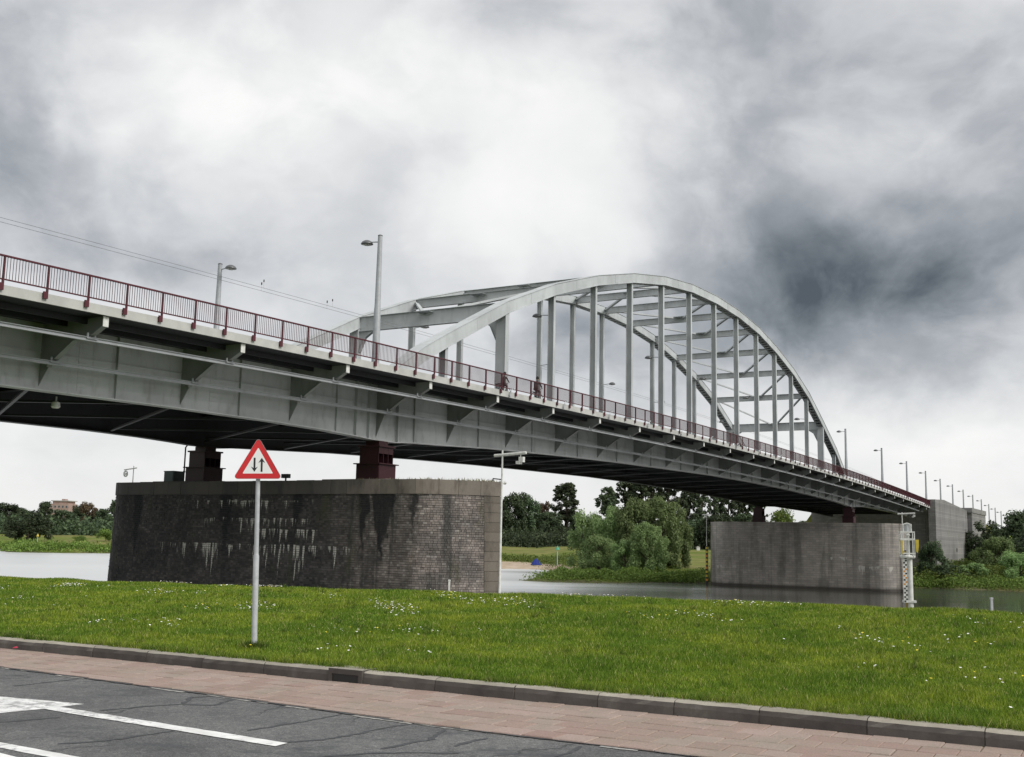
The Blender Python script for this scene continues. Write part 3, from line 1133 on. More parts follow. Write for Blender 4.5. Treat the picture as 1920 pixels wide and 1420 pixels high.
def grass_field(n, ulo, uhi, vlo, vhi, hmin, hmax, wide):
    # denser near the camera
    uu = rng.uniform(ulo, uhi, n * 6)
    vv = rng.uniform(vlo, vhi, n * 6)
    x = uu * UX + vv * 0.481
    y = uu * UY + vv * 0.876
    d = np.hypot(x, y)
    inview = (np.abs(x) < y * 0.60 + 2.5) & (y > 3)
    keep = inview & (rng.random(n * 6) < np.clip((9.5 / d) ** 1.7, 0, 1))
    idx = np.nonzero(keep)[0][:n]
    uu, vv, d, x, y = uu[idx], vv[idx], d[idx], x[idx], y[idx]
    k = len(idx)
    tuft = 0.5 + 0.5 * np.sin(uu * 2.3 + 1.7 * np.sin(vv * 1.9)) * np.sin(vv * 2.9 + 1.3 * np.sin(uu * 1.1))
    h = rng.uniform(hmin, hmax, k) * (0.65 + 0.7 * tuft)
    edge = np.clip(1 - (vv - 10.45) / 0.5, 0, 1)
    h *= 1 + 0.9 * edge
    w = wide * np.clip(d / 10, 0.9, 3.2) * rng.uniform(0.7, 1.3, k)
    ang = rng.uniform(0, 2 * np.pi, k)
    lean = rng.uniform(0.1, 0.85, k) * h
    la = rng.uniform(0, 2 * np.pi, k)
    z = verge_z(uu, vv) - 0.006
    P = np.zeros((k, 3, 3))
    P[:, 0] = np.stack([x - np.cos(ang) * w, y - np.sin(ang) * w, z], -1)
    P[:, 1] = np.stack([x + np.cos(ang) * w, y + np.sin(ang) * w, z], -1)
    P[:, 2] = np.stack([x + np.cos(la) * lean, y + np.sin(la) * lean, z + h], -1)
    return P.reshape(-1, 3)


bl = link('grass', np_mesh('grass', grass_field(620000, -34, 17, 10.40, 21.6, 0.022, 0.062, 0.0042), 3, 'blade'))
tag(bl, 'bright green mown grass blades covering the verge', None, None, 'stuff')

# taller tufts: ragged along the kerb, scattered over the mound
kt = 1500
tu = rng.uniform(-17, 6, kt)
tv = np.where(rng.random(kt) < .62, 10.43 + np.abs(rng.normal(0, .07, kt)), rng.uniform(10.6, 20.0, kt))
_p = at_dist(477, 1205, 15.0)
_su, _sv = to_uv(_p.x, _p.y)
tu[:60] = _su + rng.normal(0, .07, 60)        # long grass the mower leaves round the sign post
tv[:60] = _sv + rng.normal(0, .07, 60)
sel = (rng.random(kt) < np.where(tv < 10.7, 1, .55)) | (np.arange(kt) < 60)
tu, tv = tu[sel], tv[sel]
kt = len(tu)
nb_ = 26
bu = np.repeat(tu, nb_) + rng.normal(0, .022, kt * nb_)
bv = np.repeat(tv, nb_) + rng.normal(0, .022, kt * nb_)
hh = rng.uniform(.05, .13, kt * nb_) * np.repeat(rng.uniform(.6, 1.15, kt), nb_)
x = bu * UX + bv * .481
y = bu * UY + bv * .876
z = verge_z(bu, np.maximum(bv, 10.45)) - .01
ww = .0035 * np.clip(np.hypot(x, y) / 10, .9, 3)
an, la = rng.uniform(0, 6.28, kt * nb_), rng.uniform(0, 6.28, kt * nb_)
ln = rng.uniform(.2, 1.0, kt * nb_) * hh
P = np.zeros((kt * nb_, 3, 3))
P[:, 0] = np.stack([x - np.cos(an) * ww, y - np.sin(an) * ww, z], -1)
P[:, 1] = np.stack([x + np.cos(an) * ww, y + np.sin(an) * ww, z], -1)
P[:, 2] = np.stack([x + np.cos(la) * ln, y + np.sin(la) * ln, z + hh], -1)
tag(link('grass_tufts', np_mesh('grass_tufts', P.reshape(-1, 3), 3, 'tuft')), 'ragged taller tufts of grass along the kerb and mound', None, None, 'stuff')

# daisies in drifts
ND = 150000
fu = rng.uniform(-32, 8, ND)
fv = rng.uniform(11.2, 20.4, ND)
drift = np.sin(fu * 1.1 + 2 * np.sin(fv * .7)) * np.sin(fv * 1.4 + 1.5 * np.sin(fu * .5)) + 0.35 * np.sin(fu * 4.1 + fv * 3.3)
prob = np.clip((drift - 0.35) * 0.25, 0, 1) * np.interp(fu, [-30, -14, -6, 0, 8], [1.3, 1.2, 0.75, 0.35, 0.3]) * np.interp(fv, [11, 13, 17, 20], [0.12, 0.55, 1.2, 1.3])
sel = np.nonzero(rng.random(ND) < prob * 1.0)[0]
fu, fv = fu[sel], fv[sel]
k = len(sel)
x = fu * UX + fv * .481
y = fu * UY + fv * .876
z = verge_z(fu, fv) + rng.uniform(.045, .075, k)
rad = rng.uniform(.009, .017, k)
tl = rng.uniform(-.35, .35, (k, 2))
P = np.zeros((k, 6, 3))
for j in range(6):
    a = j * math.pi / 3
    ox, oy = np.cos(a) * rad, np.sin(a) * rad
    P[:, j] = np.stack([x + ox, y + oy, z + ox * tl[:, 0] + (oy - 0.004) * tl[:, 1]], -1)
yel = rng.random(k) < 0.22
tag(link('daisies', np_mesh('daisies', P[~yel].reshape(-1, 3), 6, 'petal')), 'white daisies scattered in drifts over the verge', None, None, 'stuff')
tag(link('buttercups', np_mesh('buttercups', P[yel].reshape(-1, 3), 6, 'petal_yellow')), 'tiny yellow flowers scattered among the verge grass', None, None, 'stuff')

# river
wm = MB()
wm.add([(-3500, 20, 0), (3500, 20, 0), (3500, 900, 0), (-3500, 900, 0)], [(0, 1, 2, 3)])
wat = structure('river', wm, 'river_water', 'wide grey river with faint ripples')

# far bank
SHX = [-900, -300, -157, -138, -128, -114, -60, -20, -1.5, 6, 10.5, 13, 16, 19, 25, 34, 66, 76, 90, 140, 300, 900]
SHY = [520, 400, 342, 306, 311, 320, 300, 262, 241, 242, 236, 218, 188, 174, 178, 181, 178, 176, 163, 140, 110, 60]


def bank_z(x, y):
    sh = np.interp(x, SHX, SHY) + 1.6 * np.sin(x * 0.31) + 1.0 * np.sin(x * 0.83 + 1)
    d = y - sh
    z = np.interp(d, [-30, -4, 0, 2.5, 8, 25, 70, 130, 260, 600, 2500], [-2.5, -0.7, -0.02, 0.45, 0.95, 1.5, 2.9, 4.25, 4.9, 5.45, 6.0])
    steep = np.interp(d, [-30, -4, 0, 3, 10, 30, 90, 200, 600, 2500], [-2.5, -0.7, -0.02, 0.6, 2.1, 3.2, 4.5, 5.0, 5.45, 6.0])
    k = np.clip((-60 - x) / 40, 0, 1)
    z = z * (1 - k) + steep * k
    spit = 0.85 - (((x - 11.5) / 9.5) ** 2 + ((y - 176) / 5.5) ** 2) * 0.85
    z = np.where(y > 150, np.maximum(z, spit), z)
    return z + 0.08 * np.sin(x * .21 + y * .13) * (d > 3)


xs = np.concatenate([np.arange(-1800, -280, 60.0), np.arange(-280, -60, 4.0), np.arange(-60, 110, 2.0), np.arange(110, 400, 15.0), np.arange(400, 2500, 100.0)])
ys = np.concatenate([np.arange(40, 140, 20.0), np.arange(140, 300, 2.0), np.arange(300, 460, 4.0), np.arange(460, 1000, 30.0), np.arange(1000, 4200, 200.0)])
X, Y = np.meshgrid(xs, ys)
Z = bank_z(X, Y)
m = MB()
m.v = [(float(a), float(b), float(c)) for a, b, c in zip(X.ravel(), Y.ravel(), Z.ravel())]
nx = len(xs)
for j in range(len(ys) - 1):
    for i in range(nx - 1):
        a = j * nx + i
        if max(m.v[a][2], m.v[a + 1][2], m.v[a + nx][2], m.v[a + nx + 1][2]) > -1.2:
            m.f.append((a, a + 1, a + nx + 1, a + nx))
structure('far_bank', m, 'meadow', 'meadow and sandy shore of the far river bank', True)

# ------------------------------------------------------------------ bridge profile
RP = [1.3587928840182482e-09, -5.214379393292986e-07, -9.84729713030782e-05, 0.030234723257302032, 15.403308281698585]


def rt(s):
    """top of the railing"""
    return float(np.polyval(RP, s))


def sn(n):
    """station of panel point n (n = -1 and 15 stand over the piers)"""
    return float(np.polyval([0.00018773884548372094, -0.012258182951904471, 7.464610981151846, 58.446277915632706], n))


GS = [-10, 0, 26.7, 35, 42, 46, 48.5, 50.2, 52.6, 54, 58, 64, 75, 85, 95, 108, 121, 135, 150, 158, 164, 167.5, 170.3, 172, 178, 200, 216]
GZ = [11.6, 11.8, 12.0, 12.12, 12.16, 12.12, 12.04, 11.97, 11.97, 12.10, 12.27, 12.55, 12.87, 13.08, 13.22, 13.38, 13.38, 13.25, 12.96, 12.76, 12.52, 12.33, 12.33, 12.46, 12.62, 12.40, 12.0]


def gb(s):
    return float(np.interp(s, GS, GZ))


RS = [50.0, 52.86, 55, 58, 61.5, 65.45, 73.14, 80.69, 88.15, 95.59, 102.93, 110.3, 117.6, 125, 132.1, 139.4, 146.5, 153.3, 160.8, 167.0, 170.2]
RZ = [14.2, 16.5, 17.9, 19.43, 21.1, 23.05, 26.05, 28.4, 30.25, 31.6, 32.4, 32.66, 32.50, 31.85, 30.65, 29.02, 26.85, 23.95, 20.60, 16.79, 14.4]


def rib(s):
    return float(np.interp(s, RS, RZ))


S0, T0 = 51.3, 45.8
T_RAIL, T_NEAR, T_FAR = 34.8, 39.2, 52.42
S_END = 215.5
SH = (S0, T0, 0)
bridge = thing('arch_bridge', 'grey steel tied arch road bridge with red railing spanning the river', 'bridge', B(S0, T0, 0), PHI)
stations = [float(s) for s in np.arange(2, S_END, 3.5)] + [S_END]

# deck, footway and fascia
part('deck', MB().ribbon(None, [(s, [(T_RAIL + .12, rt(s) - 1.42), (T_RAIL + .12, rt(s) - 1.14), (56.7, rt(s) - 1.14), (56.7, rt(s) - 1.42)]) for s in stations]), 'underside_shade', bridge, SH)
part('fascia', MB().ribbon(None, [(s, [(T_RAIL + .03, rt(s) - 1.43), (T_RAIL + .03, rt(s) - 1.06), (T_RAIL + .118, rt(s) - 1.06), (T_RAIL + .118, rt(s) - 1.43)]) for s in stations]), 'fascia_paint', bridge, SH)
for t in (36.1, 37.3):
    part('footway_stringer', MB().ribbon(None, [(s, [(t - .06, rt(s) - 1.66), (t - .06, rt(s) - 1.425), (t + .06, rt(s) - 1.425), (t + .06, rt(s) - 1.66)]) for s in stations]), 'underside_shade', bridge, SH)
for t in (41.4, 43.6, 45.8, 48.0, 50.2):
    part('stringer', MB().ribbon(None, [(s, [(t - .1, rt(s) - 2.05), (t - .1, rt(s) - 1.425), (t + .1, rt(s) - 1.425), (t + .1, rt(s) - 2.05)]) for s in stations]), 'underside_shade', bridge, SH)

# main girders
gst = sorted(set([round(float(s), 2) for s in np.arange(2, S_END, 2.5)] + GS[2:-1] + [S_END]))
gst = [s for s in gst if s >= 2]
for t, side in ((T_NEAR, -1), (T_FAR, 1)):
    tf = t + side * 0.42
    m = MB().ribbon(None, [(s, [(tf - .02, gb(s)), (tf - .02, rt(s) - 1.43), (tf + .02, rt(s) - 1.43), (tf + .02, gb(s))]) for s in gst])
    GP = 'girder_paint' if side < 0 else 'underside_shade'  # far girder takes the tone with painted shade, near one the plain paint
    g = part('main_girder', m, GP, bridge, SH)
    m = MB().ribbon(None, [(s, [(tf - .30, gb(s) - .05), (tf - .30, gb(s) - .003), (tf + .30, gb(s) - .003), (tf + .30, gb(s) - .05)]) for s in gst])
    part('flange', m, GP, g, SH)
    to = tf + side * .02
    for n in range(-7, 22):
        sa = sn(n) + 0.5 * (sn(n + 1) - sn(n))
        if not 3 < sa < S_END - 1:
            continue
        m = MB().box(sa - .015, sa + .015, min(to, to + side * .13), max(to, to + side * .13), gb(sa), rt(sa) - 1.44)
        part('stiffener', m, GP, g, SH)
    if side < 0:
        for n in range(-7, 22):
            sa = sn(n) + 0.27 * (sn(n + 1) - sn(n))
            if not 3 < sa < S_END - 1:
                continue
            m = MB()
            z0, z1 = gb(sa) + .02, rt(sa) - 1.46
            m.box(sa - .22, sa + .22, to - .012, to - .001, z0, z1)
            for q in (-.16, -.06, .06, .16):
                for k in range(13):
                    zz = z0 + .08 + (z1 - z0 - .16) * k / 12
                    m.box(sa + q - .018, sa + q + .018, to - .026, to - .0125, zz - .018, zz + .018)
            part('splice_plate', m, GP, g, SH)
        m = MB().ribbon(None, [(s, [(to - .02, gb(s)), (to - .02, gb(s) + .13), (to - .001, gb(s) + .13), (to - .001, gb(s))]) for s in gst])
        part('flange_angle', m, GP, g, SH)
        m = MB().ribbon(None, [(s, [(to - .04, rt(s) - 2.62), (to - .04, rt(s) - 2.58), (to - .001, rt(s) - 2.58), (to - .001, rt(s) - 2.62)]) for s in gst])
        part('web_stiffener', m, GP, g, SH)
    for s in (48.9, 50.1, 52.9, 167.6, 169.9):
        m = MB().box(s - .02, s + .02, min(to, to + side * .2), max(to, to + side * .2), gb(s), rt(s) - 1.44)
        part('stiffener', m, GP, g, SH)

# cantilever brackets, inspection rails, cross girders
T_FACE = T_NEAR - .44
for n in range(-7, 22):
    s = sn(n)
    if not 4 < s < S_END - .5:
        continue
    z = rt(s)
    poly = [(T_FACE, z - 1.44), (T_RAIL + .22, z - 1.44), (T_RAIL + .22, z - 1.82), (35.55, z - 2.10), (36.0, z - 2.20), (36.7, z - 2.28), (37.75, z - 2.94), (38.05, z - 3.02), (38.2, z - 3.25), (T_FACE, gb(s) + .15)]
    br = part('cantilever_bracket', MB().plate(poly, 0, s - .015, s + .015), 'bracket_shade', bridge, SH)
    m = MB()
    for a, b in zip(poly[2:8], poly[3:9]):
        m.beam((s, a[0], a[1]), (s, b[0], b[1]), .24, .02)
    part('bracket_flange', m, 'bracket_shade', br, SH)
    m = MB().box(s - .13, s + .13, T_RAIL + .18, T_RAIL + .22, z - 1.85, z - 1.45)
    part('end_plate', m, 'white_paint', br, SH)
    for t, dz in ((35.78, 2.10), (37.86, 2.92)):
        m = MB()
        for q in (-.17, .17):
            m.lathe([(.045, 0), (.045, .2)], 6, (s + q, t, z - dz - .16))
        m.box(s - .26, s + .26, t - .09, t + .09, z - dz - .19, z - dz - .155)
        part('rail_hanger', m, 'rail_paint', br, SH)
    m = MB()
    cg0, cg1 = T_NEAR - .39, T_FAR + .39
    m.box(s - .012, s + .012, cg0, cg1, z - 2.75, z - 1.43)
    m.box(s - .17, s + .17, cg0, cg1, z - 2.79, z - 2.752)
    part('cross_girder', m, 'underside_shade', bridge, SH)
    if 4 < sn(n + 1) < S_END:
        s2 = sn(n + 1)
        zb = max(gb(s), gb(s2)) + .10
        m = MB().beam((s, T_NEAR, zb), (s2, T_FAR, zb), .16, .10)
        part('lateral_brace', m, 'underside_shade', bridge, SH)
        m = MB().beam((s, T_FAR, zb + .11), (s2, T_NEAR, zb + .11), .16, .10)
        part('lateral_brace', m, 'underside_shade', bridge, SH)
for t, dz in ((35.78, 2.38), (37.86, 3.20)):
    m = MB()
    for a, b, c, d in ((.08, .0, .0, .022), (.012, .022, .0, .14), (.08, .14, .0, .022)):
        m.ribbon(None, [(s, [(t - a, rt(s) - dz + b), (t - a, rt(s) - dz + b + d), (t + a, rt(s) - dz + b + d), (t + a, rt(s) - dz + b)]) for s in stations if s < 210])
    part('inspection_rail', m, 'rail_paint', bridge, SH)

# arch ribs
nodes = [sn(n) for n in range(0, 15)]
rs = [51.0, 53.0, 55.6] + nodes + [166.3, 168.9]
RW, RD = 0.42, 0.80


def rib_down(s):
    d = 0.5
    sl = (rib(s + d) - rib(s - d)) / (2 * d)
    return RD * min(math.sqrt(1 + sl * sl), 1.35)


for t in (T_NEAR, T_FAR):
    m = MB()
    for q0, q1 in ((t - RW, t - RW + .03), (t + RW - .03, t + RW)):
        m.ribbon(None, [(s, [(q0, rib(s) - rib_down(s)), (q0, rib(s)), (q1, rib(s)), (q1, rib(s) - rib_down(s))]) for s in rs])
    m.ribbon(None, [(s, [(t - RW - .05, rib(s) + .003), (t - RW - .05, rib(s) + .04), (t + RW + .05, rib(s) + .04), (t + RW + .05, rib(s) + .003)]) for s in rs])
    for q0, q1 in ((t - RW - .05, t - RW + .13), (t + RW - .13, t + RW + .05)):
        m.ribbon(None, [(s, [(q0, rib(s) - rib_down(s) - .03), (q0, rib(s) - rib_down(s) - .003), (q1, rib(s) - rib_down(s) - .003), (q1, rib(s) - rib_down(s) - .03)]) for s in rs])
    a = part('arch_rib', m, 'arch_paint', bridge, SH)
    for n in range(0, 14):
        sa = nodes[n] + .5 * (nodes[n + 1] - nodes[n])
        z_at = lambda q: rib(nodes[n]) + (rib(nodes[n + 1]) - rib(nodes[n])) * (q - nodes[n]) / (nodes[n + 1] - nodes[n])
        d_at = lambda q: rib_down(nodes[n]) + (rib_down(nodes[n + 1]) - rib_down(nodes[n])) * (q - nodes[n]) / (nodes[n + 1] - nodes[n])
        m = MB()
        for q in (sa,):
            x0, x1 = q - .32, q + .32
            y0, y1 = t - RW - .014, t - RW - .001
            m.hexa([(x0, y0, z_at(x0) - d_at(x0) + .06), (x1, y0, z_at(x1) - d_at(x1) + .06), (x1, y1, z_at(x1) - d_at(x1) + .06), (x0, y1, z_at(x0) - d_at(x0) + .06),
                    (x0, y0, z_at(x0) - .06), (x1, y0, z_at(x1) - .06), (x1, y1, z_at(x1) - .06), (x0, y1, z_at(x0) - .06)])
        part('splice_plate', m, 'arch_paint', a, SH)
    m = MB()
    s = 52.0
    while s < 168:
        sl = (rib(s + .3) - rib(s - .3)) / .6
        z = rib(s) - rib_down(s) - .02
        m.beam((s, t - RW + .1, z), (s, t + RW - .1, z), .38 / math.sqrt(1 + sl * sl), .03, (-sl, 0, 1))
        s += 0.8 / math.sqrt(1 + sl * sl)
    part('rib_batten', m, 'arch_paint', a, SH, kind='stuff')

# hangers: H sections with the flanges facing up and down the river
for t in (T_NEAR, T_FAR):
    for n in range(0, 15):
        s = nodes[n]
        z0, z1 = rt(s) - 1.14, rib(s) - rib_down(s) + .1
        portal = n in (1, 13)
        w, fl, ins = (.40, .26, .03) if portal else (.25, .16, .02)
        m = MB()
        for q in (-1, 1):
            m.box(s - fl, s + fl, min(t + q * w, t + q * (w - ins)), max(t + q * w, t + q * (w - ins)), z0, z1)
        m.box(s - .012, s + .012, t - w + ins, t + w - ins, z0, z1)
        if portal:
            m.box(s - fl + .02, s - fl + .04, t - w + ins, t + w - ins, z0 + 1.6, z1)
        h = part('portal_post' if portal else 'hanger', m, 'arch_paint', bridge, SH)
        m = MB().box(s - fl - .06, s + fl + .06, t - w - .08, t + w + .08, z0, z0 + .12)
        part('hanger_base', m, 'arch_paint', h, SH)

# wind bracing between the ribs
for n in range(1, 14):
    s = nodes[n]
    portal = n in (1, 13)
    dz = 1.15 if portal else .72
    zt = rib(s) - .05
    ta, tb = T_NEAR + RW + .006, T_FAR - RW - .006
    m = MB()
    m.box(s - .012, s + .012, ta, tb, zt - dz + .03, zt - .03)
    for z in (zt - dz, zt - .028):
        m.box(s - .17, s + .17, ta, tb, z, z + .026)
    if portal:
        for q, e in ((ta, 1), (tb, -1)):
            m.plate([(q, zt - dz), (q + e * 1.35, zt - dz), (q + e * .55, zt - dz - .5), (q + e * .02, zt - dz - 1.6)], 0, s - .02, s + .02)
            m.beam((s, q + e * 1.35, zt - dz - .01), (s, q + e * .55, zt - dz - .52), .30, .03)
            m.beam((s, q + e * .55, zt - dz - .52), (s, q + e * .04, zt - dz - 1.6), .30, .03)
    st = part('wind_strut', m, 'arch_paint', bridge, SH)
    for e in (-1, 1):
        k = n - 1 if n > 7 else n + 1
        if n == 7 or not 1 <= k <= 13:
            continue
        s2 = nodes[k]
        tn = T_NEAR + RW if e < 0 else T_FAR - RW
        a = Vector((s, 45.8 + e * .25, rib(s) - .30))
        b = Vector((s2, tn, rib(s2) - .35))
        m = MB()
        for q in (-.13, .13):
            m.beam(a + Vector((q, 0, 0)), b + Vector((q, 0, 0)), .13, .17)
        part('wind_brace', m, 'arch_paint', bridge, SH)
    if n != 7:
        m = MB().plate([(s - .6, 45.2), (s + .6, 45.2), (s + .75, 46.4), (s - .75, 46.4)], 2, rib(s) - .245, rib(s) - .225)
        part('gusset', m, 'arch_paint', st, SH)

# railing on the near edge
rail = link('railing', None, bridge)
rail['label'] = 'dark red steel railing with thin upright bars'
posts = [23.67 - 1.82 * k for k in range(11, 0, -1)] + [23.67 + 1.82 * k for k in range(17)]
p_ = posts[-1]
while p_ + 1.9 < S_END:
    p_ += 1.9
    posts.append(p_)
pm = MB()
pm.plate([(-.035, -1.27), (.035, -1.27), (.028, 0.0), (-.028, 0.0)], 1, -.035, .035)
pm.box(-.16, .0, -.05, .022, -1.28, -1.02)
post_me = pm.mesh('post', 'railing_red')
for s in posts:
    link('post', post_me, rail, (s - S0, T_RAIL - .03 - T0, rt(s)))
for nm, dz, hh, ww in (('handrail', -.055, .06, .045), ('bottom_rail', -.90, .045, .03)):
    part(nm, MB().ribbon(None, [(s, [(T_RAIL - .03 - ww, rt(s) + dz), (T_RAIL - .03 - ww, rt(s) + dz + hh), (T_RAIL - .03 + ww, rt(s) + dz + hh), (T_RAIL - .03 + ww, rt(s) + dz)]) for s in [3.6] + stations[1:]]), 'railing_red', rail, SH)
bar_me = MB().box(-.006, .006, -.011, .011, -.86, -.055).mesh('baluster', 'railing_red')
stuffbar = MB()
nb = 0
for a, b in zip(posts[:-1], posts[1:]):
    for k in range(1, 15):
        s = a + (b - a) * k / 15
        if s > 22.6 and nb < 300:
            link('baluster', bar_me, rail, (s - S0, T_RAIL - .03 - T0, rt(s)))
            nb += 1
        else:
            z = rt(s)
            stuffbar.box(s - .006, s + .006, T_RAIL - .041, T_RAIL - .019, z - .86, z - .055)
part('baluster', stuffbar, 'railing_red', rail, SH, kind='stuff')

# little white fittings that stand on the fascia by each panel
for n in range(0, 15):
    s = sn(n) + 1.2
    z = rt(s)
    m = MB()
    m.tube([(s - .14, T_RAIL - .07, z - 1.30), (s - .10, T_RAIL - .11, z - 1.05), (s + .06, T_RAIL - .12, z - .86), (s + .20, T_RAIL - .11, z - .84)], .03, 6)
    m.box(s - .19, s - .09, T_RAIL - .12, T_RAIL + .02, z - 1.42, z - 1.26)
    m.box(s + .12, s + .26, T_RAIL - .17, T_RAIL - .06, z - .90, z - .80)
    part('fascia_fitting', m, 'galvanised', bridge, SH)

# white floodlight hanging under the near girder
fl = thing('floodlight', 'small white floodlight hung below the near girder left of the sign', 'floodlight', B(30.2, 40.0, 0), PHI)
zf = gb(30.2)
m = MB().lathe([(.03, 0), (.16, -.06), (.19, -.24), (.14, -.30)], 10, (0, 0, zf - .22))
part('housing', m, 'white_paint', fl, smooth=True)
part('bracket', MB().box(-.03, .03, -.03, .03, zf - .24, zf - .03), 'galvanised', fl)


# ------------------------------------------------------------------ piers
def pier_outline(front, back, t_lo, t_hi, nose, tip, off=0.0):
    """plan as (s, t): front face from low t to high t, pointed noses, then the back"""
    pts = []
    for k in range(9):
        a = 1 - k / 8
        pts.append((front - off + (tip - front + off) * a ** 1.8, t_lo - off * .8 + (nose + off * .8) * (1 - a)))
    for k in range(1, 13):
        pts.append((front - off, t_lo + nose + (t_hi - t_lo - 2 * nose) * k / 12))
    for k in range(1, 9):
        a = k / 8
        pts.append((front - off + (tip - front + off) * a ** 1.8, t_hi - nose + (nose + off * .8) * a))
    bk = []
    for k in range(1, 9):
        a = 1 - k / 8
        bk.append((back + off - (back + off - tip) * a ** 1.8, t_hi + off * .8 - (nose + off * .8) * (1 - a)))
    for k in range(0, 8):
        a = k / 8
        bk.append((back + off - (back + off - tip) * a ** 1.8, t_lo + nose - (nose + off * .8) * a))
    return pts, bk


def pier_body(cs, ztop, batter, mat, name, label, front_d=3.3, t_hi=60.6):
    root = thing(name, label, 'pier', B(cs, T0, 0), PHI, 'bridge piers')
    m = MB()
    lv = [-1.5, 1.5, 4.0, 6.5, ztop]
    rings = []
    for z in lv:
        a, b = pier_outline(cs - front_d, cs + front_d, 30.45, t_hi, 3.5, cs, batter * (ztop - z))
        rings.append(a + b)
    n = len(rings[0])
    vs = [(s, t, z) for ring, z in zip(rings, lv) for s, t in ring]
    fs = [(i * n + k, i * n + (k + 1) % n, (i + 1) * n + (k + 1) % n, (i + 1) * n + k) for i in range(len(lv) - 1) for k in range(n)]
    fs.append(tuple(range((len(lv) - 1) * n, len(lv) * n)))
    fs = [f[::-1] for f in fs]
    m.add(vs, fs)
    part('pier_core', m, mat, root, (cs, T0, 0))
    return root


def along(pts, d):
    acc = 0.0
    for a, b in zip(pts[:-1], pts[1:]):
        l = math.hypot(b[0] - a[0], b[1] - a[1])
        if acc + l >= d or b is pts[-1]:
            k = min(1.0, (d - acc) / max(l, 1e-6))
            nx_, ny_ = (b[1] - a[1]) / l, -(b[0] - a[0]) / l
            return a[0] + (b[0] - a[0]) * k, a[1] + (b[1] - a[1]) * k, -nx_, -ny_
        acc += l


def length(pts):
    return sum(math.hypot(b[0] - a[0], b[1] - a[1]) for a, b in zip(pts[:-1], pts[1:]))


def block(mb, pts, d0, d1, z0, z1, out, inn=.12, lean=0.0):
    k = max(1, int(math.ceil((d1 - d0) / .45)))
    vs, fs = [], []
    for i in range(k + 1):
        a = along(pts, d0 + (d1 - d0) * i / k)
        for o_, z in ((-inn, z0), (out, z0), (out - lean, z1), (-inn, z1)):
            vs.append((a[0] + a[2] * o_, a[1] + a[3] * o_, z))
    for i in range(k):
        for q in range(4):
            fs.append((i * 4 + q, i * 4 + (q + 1) % 4, i * 4 + 4 + (q + 1) % 4, i * 4 + 4 + q))
    fs += [(3, 2, 1, 0), (k * 4, k * 4 + 1, k * 4 + 2, k * 4 + 3)]
    mb.add(vs, fs)


PT = 9.42
BAT = 0.035
pier1 = pier_body(S0, PT, BAT, 'pier_mortar', 'bridge_pier', 'dark stained brick river pier with pale lime streaks behind the warning sign', t_hi=59.75)
SHP = (S0, T0, 0)
bricks = MB()
ch = 0.125
zc = 2.6
row = 0
rr = random.Random(77)
while zc < 8.66:
    pts, _ = pier_outline(S0 - 3.3, S0 + 3.3, 30.45, 59.75, 3.5, S0, BAT * (PT - zc))
    Lp = length(pts)
    d = 0.99 - (0.02 if row % 2 else 0.0)
    while d < Lp - 1.35:
        w = rr.choice((.11, .17, .20, .22, .26))
        block(bricks, pts, d + .008, d + w - .008, zc + .006 + rr.uniform(0, .010), min(zc + ch, 8.68) - .004 - rr.uniform(0, .012), .006 + rr.uniform(0, .028) + (0.014 if rr.random() < .06 else 0), .05)
        d += w
    zc += ch
    row += 1
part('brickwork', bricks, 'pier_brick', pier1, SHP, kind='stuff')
zc = 2.6
row = 0
while zc < 8.5:
    z1 = min(zc + .52, 8.68)
    pts, _ = pier_outline(S0 - 3.3, S0 + 3.3, 30.45, 59.75, 3.5, S0, BAT * (PT - zc))
    Lp = length(pts)
    for d0, d1 in ((0.0, 1.0), (Lp - 1.3, Lp)):
        m = MB()
        block(m, pts, d0 + .004, d1 - .008, zc + .008, z1 - .008, .035 + rr.uniform(0, .01), .1)
        part('quoin_stone', m, 'quoin_stone', pier1, SHP)
    zc += .52
    row += 1
pts, _ = pier_outline(S0 - 3.3, S0 + 3.3, 30.45, 59.75, 3.5, S0, 0.02)
Lp = length(pts)
d = 0.0
while d < Lp - .3:
    w = rr.uniform(1.05, 1.3)
    if Lp - d - w < .5:
        w = Lp - d
    m = MB()
    block(m, pts, d + .006, d + w - .012, 8.70, PT + .06 + rr.uniform(-.012, .012), .075 + rr.uniform(-.012, .012), .75)
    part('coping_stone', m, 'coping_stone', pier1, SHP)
    d += w
m = MB()
m.box(48.9, 53.8, 36.4, 40.9, PT + .0, PT + .16)
part('bearing_plinth', m, 'coping_stone', pier1, SHP)
m = MB()
m.box(48.9, 53.8, 50.2, 54.7, PT + .0, PT + .16)
part('bearing_plinth', m, 'coping_stone', pier1, SHP)
# weeds on top of the coping, mostly towards the near nose
k = 700
dd = rng.uniform(0, 1, k) ** 1.5
tt = 30.9 + dd * 8.0
ss = 48.5 + rng.uniform(0, 2.6, k) + np.where(tt < 33.5, (33.5 - tt) * .7, 0)
hh = rng.uniform(.05, .28, k)
ang = rng.uniform(0, 6.28, k)
P = np.zeros((k, 3, 3))
P[:, 0] = np.stack([ss - np.cos(ang) * .035, tt - np.sin(ang) * .035, np.full(k, PT)], -1)
P[:, 1] = np.stack([ss + np.cos(ang) * .035, tt + np.sin(ang) * .035, np.full(k, PT)], -1)
P[:, 2] = np.stack([ss + rng.uniform(-.15, .15, k), tt + rng.uniform(-.15, .15, k), PT + hh], -1)
P = P.reshape(-1, 3) - np.array([S0, T0, 0])
weeds = link('weeds', np_mesh('weeds', P, 3, 'weed_pale'), None, B(S0, T0, 0), PHI)
tag(weeds, 'dry pale weeds growing along the near coping of the brick pier', None, None, 'stuff')

